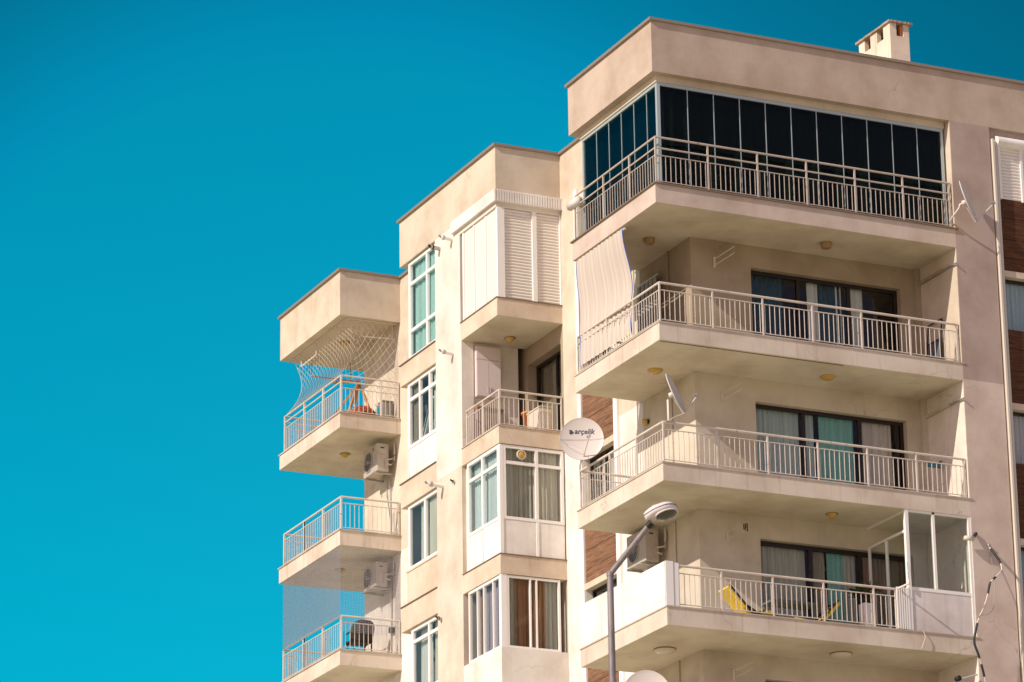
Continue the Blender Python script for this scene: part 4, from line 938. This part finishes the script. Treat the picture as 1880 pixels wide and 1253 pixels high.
# loose cable with tape on the pillar
cab = [(7.63, -.02, -6.62), (7.70, -.12, -6.80), (7.77, -.22, -7.02), (7.74, -.26, -7.20), (7.55, -.28, -7.38), (7.44, -.28, -7.50), (7.36, -.28, -7.78), (7.25, -.28, -8.05), (7.12, -.28, -8.28), (7.02, -.30, -8.55), (6.97, -.30, -8.80), (7.05, -.30, -9.05), (7.12, -.28, -9.25), (7.20, -.25, -9.5), (7.30, -.2, -9.9)]
def smooth(pts, k=5):
    P_ = [Vector(p) for p in pts]; out_ = []
    for i in range(len(P_)-1):
        p0, p1, p2, p3 = P_[max(i-1, 0)], P_[i], P_[i+1], P_[min(i+2, len(P_)-1)]
        for j in range(k):
            t = j/k; out_.append(0.5*((2*p1)+(p2-p0)*t+(2*p0-5*p1+4*p2-p3)*t*t+(3*p1-p0-3*p2+p3)*t**3))
    return out_+[P_[-1]]
cs = smooth(cab); r = empty('loose_cable', (7.63, -0.02, -6.62), 'sagging taped black and cream cable hanging down the lower pillar', 'cable'); q = Part(r)
q(MB().tube(cs, 0.015, 7), 'cable', OPAL)
for a, b in ((2, 11), (19, 22), (24, 30), (42, 58), (60, 66)): q(MB().tube(cs[a:b], 0.026, 7), 'tape_wrap', CABLE)
q(MB().tube(smooth([(7.63, -.02, -6.62), (7.66, -.12, -7.3), (7.58, -.2, -7.9), (7.38, -.27, -8.15), (7.18, -.28, -8.2)]), .007, 5), 'thin_wire', METAL)
q(MB().lathe([(0, 0), (.03, 0), (.03, .05), (0, .05)], (7.63, 0.0, -6.60), XA, ZA, -YA, 10), 'anchor', METAL)
tag(MB().tube(smooth([(5.93, -.02, -8.60), (5.95, -.05, -8.72), (5.90, -.06, -8.85), (5.85, -.05, -8.98)]), .008, 5).build('short_wire', OPAL, loc=(5.9, -.05, -8.8)), 'short pale wire dangling over the lowest slab edge below the enclosure', 'wire')

# ------------------------------------------------------------------ street lamp (in front of the building)
bend = Vector((-12.02, -21.50, -14.42)); joint = Vector((-11.66, -21.97, -13.83)); base = Vector((-12.02, -21.50, GZ))
POLE = mat('galvanised_pole', (0.34, 0.30, 0.30), 0.55, 0.3)
_m = POLE; _c = mixc(_m, ramp(_m, noise(_m, mapping(_m, pos(_m), (6, 6, 1.5)), 2, 5), .4, .7), (0.27, 0.24, 0.24), (0.17, 0.145, 0.15)); _m.node_tree.links.new(_c, _m.node_tree.nodes['Principled BSDF'].inputs['Base Color'])
r = empty('street_lamp', base, 'tall grey street lamp with angled arm and rounded head in front of the building', 'street lamp'); q = Part(r)
q(MB().tube([base, base+ZA*0.5], 0.10, 16).tube([base+ZA*.5, bend], 0.075, 16, r2=0.044), 'pole', POLE)
q(MB().tube([bend-ZA*0.03, bend+ZA*0.03], 0.050, 16).tube([bend, joint], 0.040, 14), 'arm', POLE)
mj = (R_*0.95+U_*0.31).normalized(); tov = (-fwd).normalized()
dn = (-(U_*0.95-R_*0.31).normalized()*0.86+tov*0.52).normalized(); wd_ = mj.cross(dn).normalized(); upl = -dn
hc = Vector((-11.512, -22.09, -13.66))
def head(sec, mt, name, zoff=0.0):
    vs = []; n_ = 24
    for (x, wv_, ht_, hb_) in sec:
        for j in range(n_):
            t = 2*math.pi*j/n_; cy_ = math.cos(t); sy_ = math.sin(t)
            vs.append(hc+mj*x+wd_*(cy_*wv_)+upl*((sy_*ht_ if sy_ > 0 else sy_*hb_)+zoff))
    k = len(sec); fs = [(i*n_+j, i*n_+(j+1) % n_, (i+1)*n_+(j+1) % n_, (i+1)*n_+j) for i in range(k-1) for j in range(n_)]
    fs += [tuple(range(n_))[::-1], tuple(range((k-1)*n_, k*n_))]
    return q(MB().add(vs, fs, True), name, mt)
sec = [(-0.25, .045, .06, .05), (-0.21, .075, .085, .055), (-0.15, .11, .105, .055), (-0.09, .135, .12, .058), (-0.02, .15, .115, .06), (0.05, .155, .115, .06), (0.11, .14, .10, .055), (0.16, .105, .075, .045), (0.19, .06, .04, .03), (0.20, .01, .01, .01)]
head(sec, mat('lamp_shell', (0.66, 0.60, 0.58), 0.4), 'lamp_head')
q(MB().lathe([(0.0, 0.03), (0.08, 0.045), (0.125, 0.052), (0.128, 0.064), (0.118, 0.074), (0.07, 0.105), (0, 0.115)], hc+mj*0.035, mj, wd_, dn, 28, 1.1), 'glass_cover', mat('lamp_glass', (0.05, 0.045, 0.02), 0.15, spec=.8))
q(MB().lathe([(0.137, 0.05), (0.150, 0.05), (0.150, 0.068), (0.137, 0.068), (0.137, 0.05)], hc+mj*0.035, mj, wd_, dn, 28, 1.08), 'rim', mat('lamp_shell', (0, 0, 0)))
s = MB(); band = []
for (x, wv_, ht_, hb_) in sec: band.append((x, wv_))
ring = [hc+mj*x+wd_*(wv_*1.015)+upl*0.012 for x, wv_ in band]+[hc+mj*x-wd_*(wv_*1.015)+upl*0.012 for x, wv_ in band[::-1]]
q(MB().tube(ring, 0.007, 6), 'seam', mat('seam_rubber', (0.10, 0.05, 0.12), .5))
q(MB().tube([joint-(joint-bend).normalized()*0.03, joint+(joint-bend).normalized()*0.05], 0.047, 14), 'collar', DARKF)
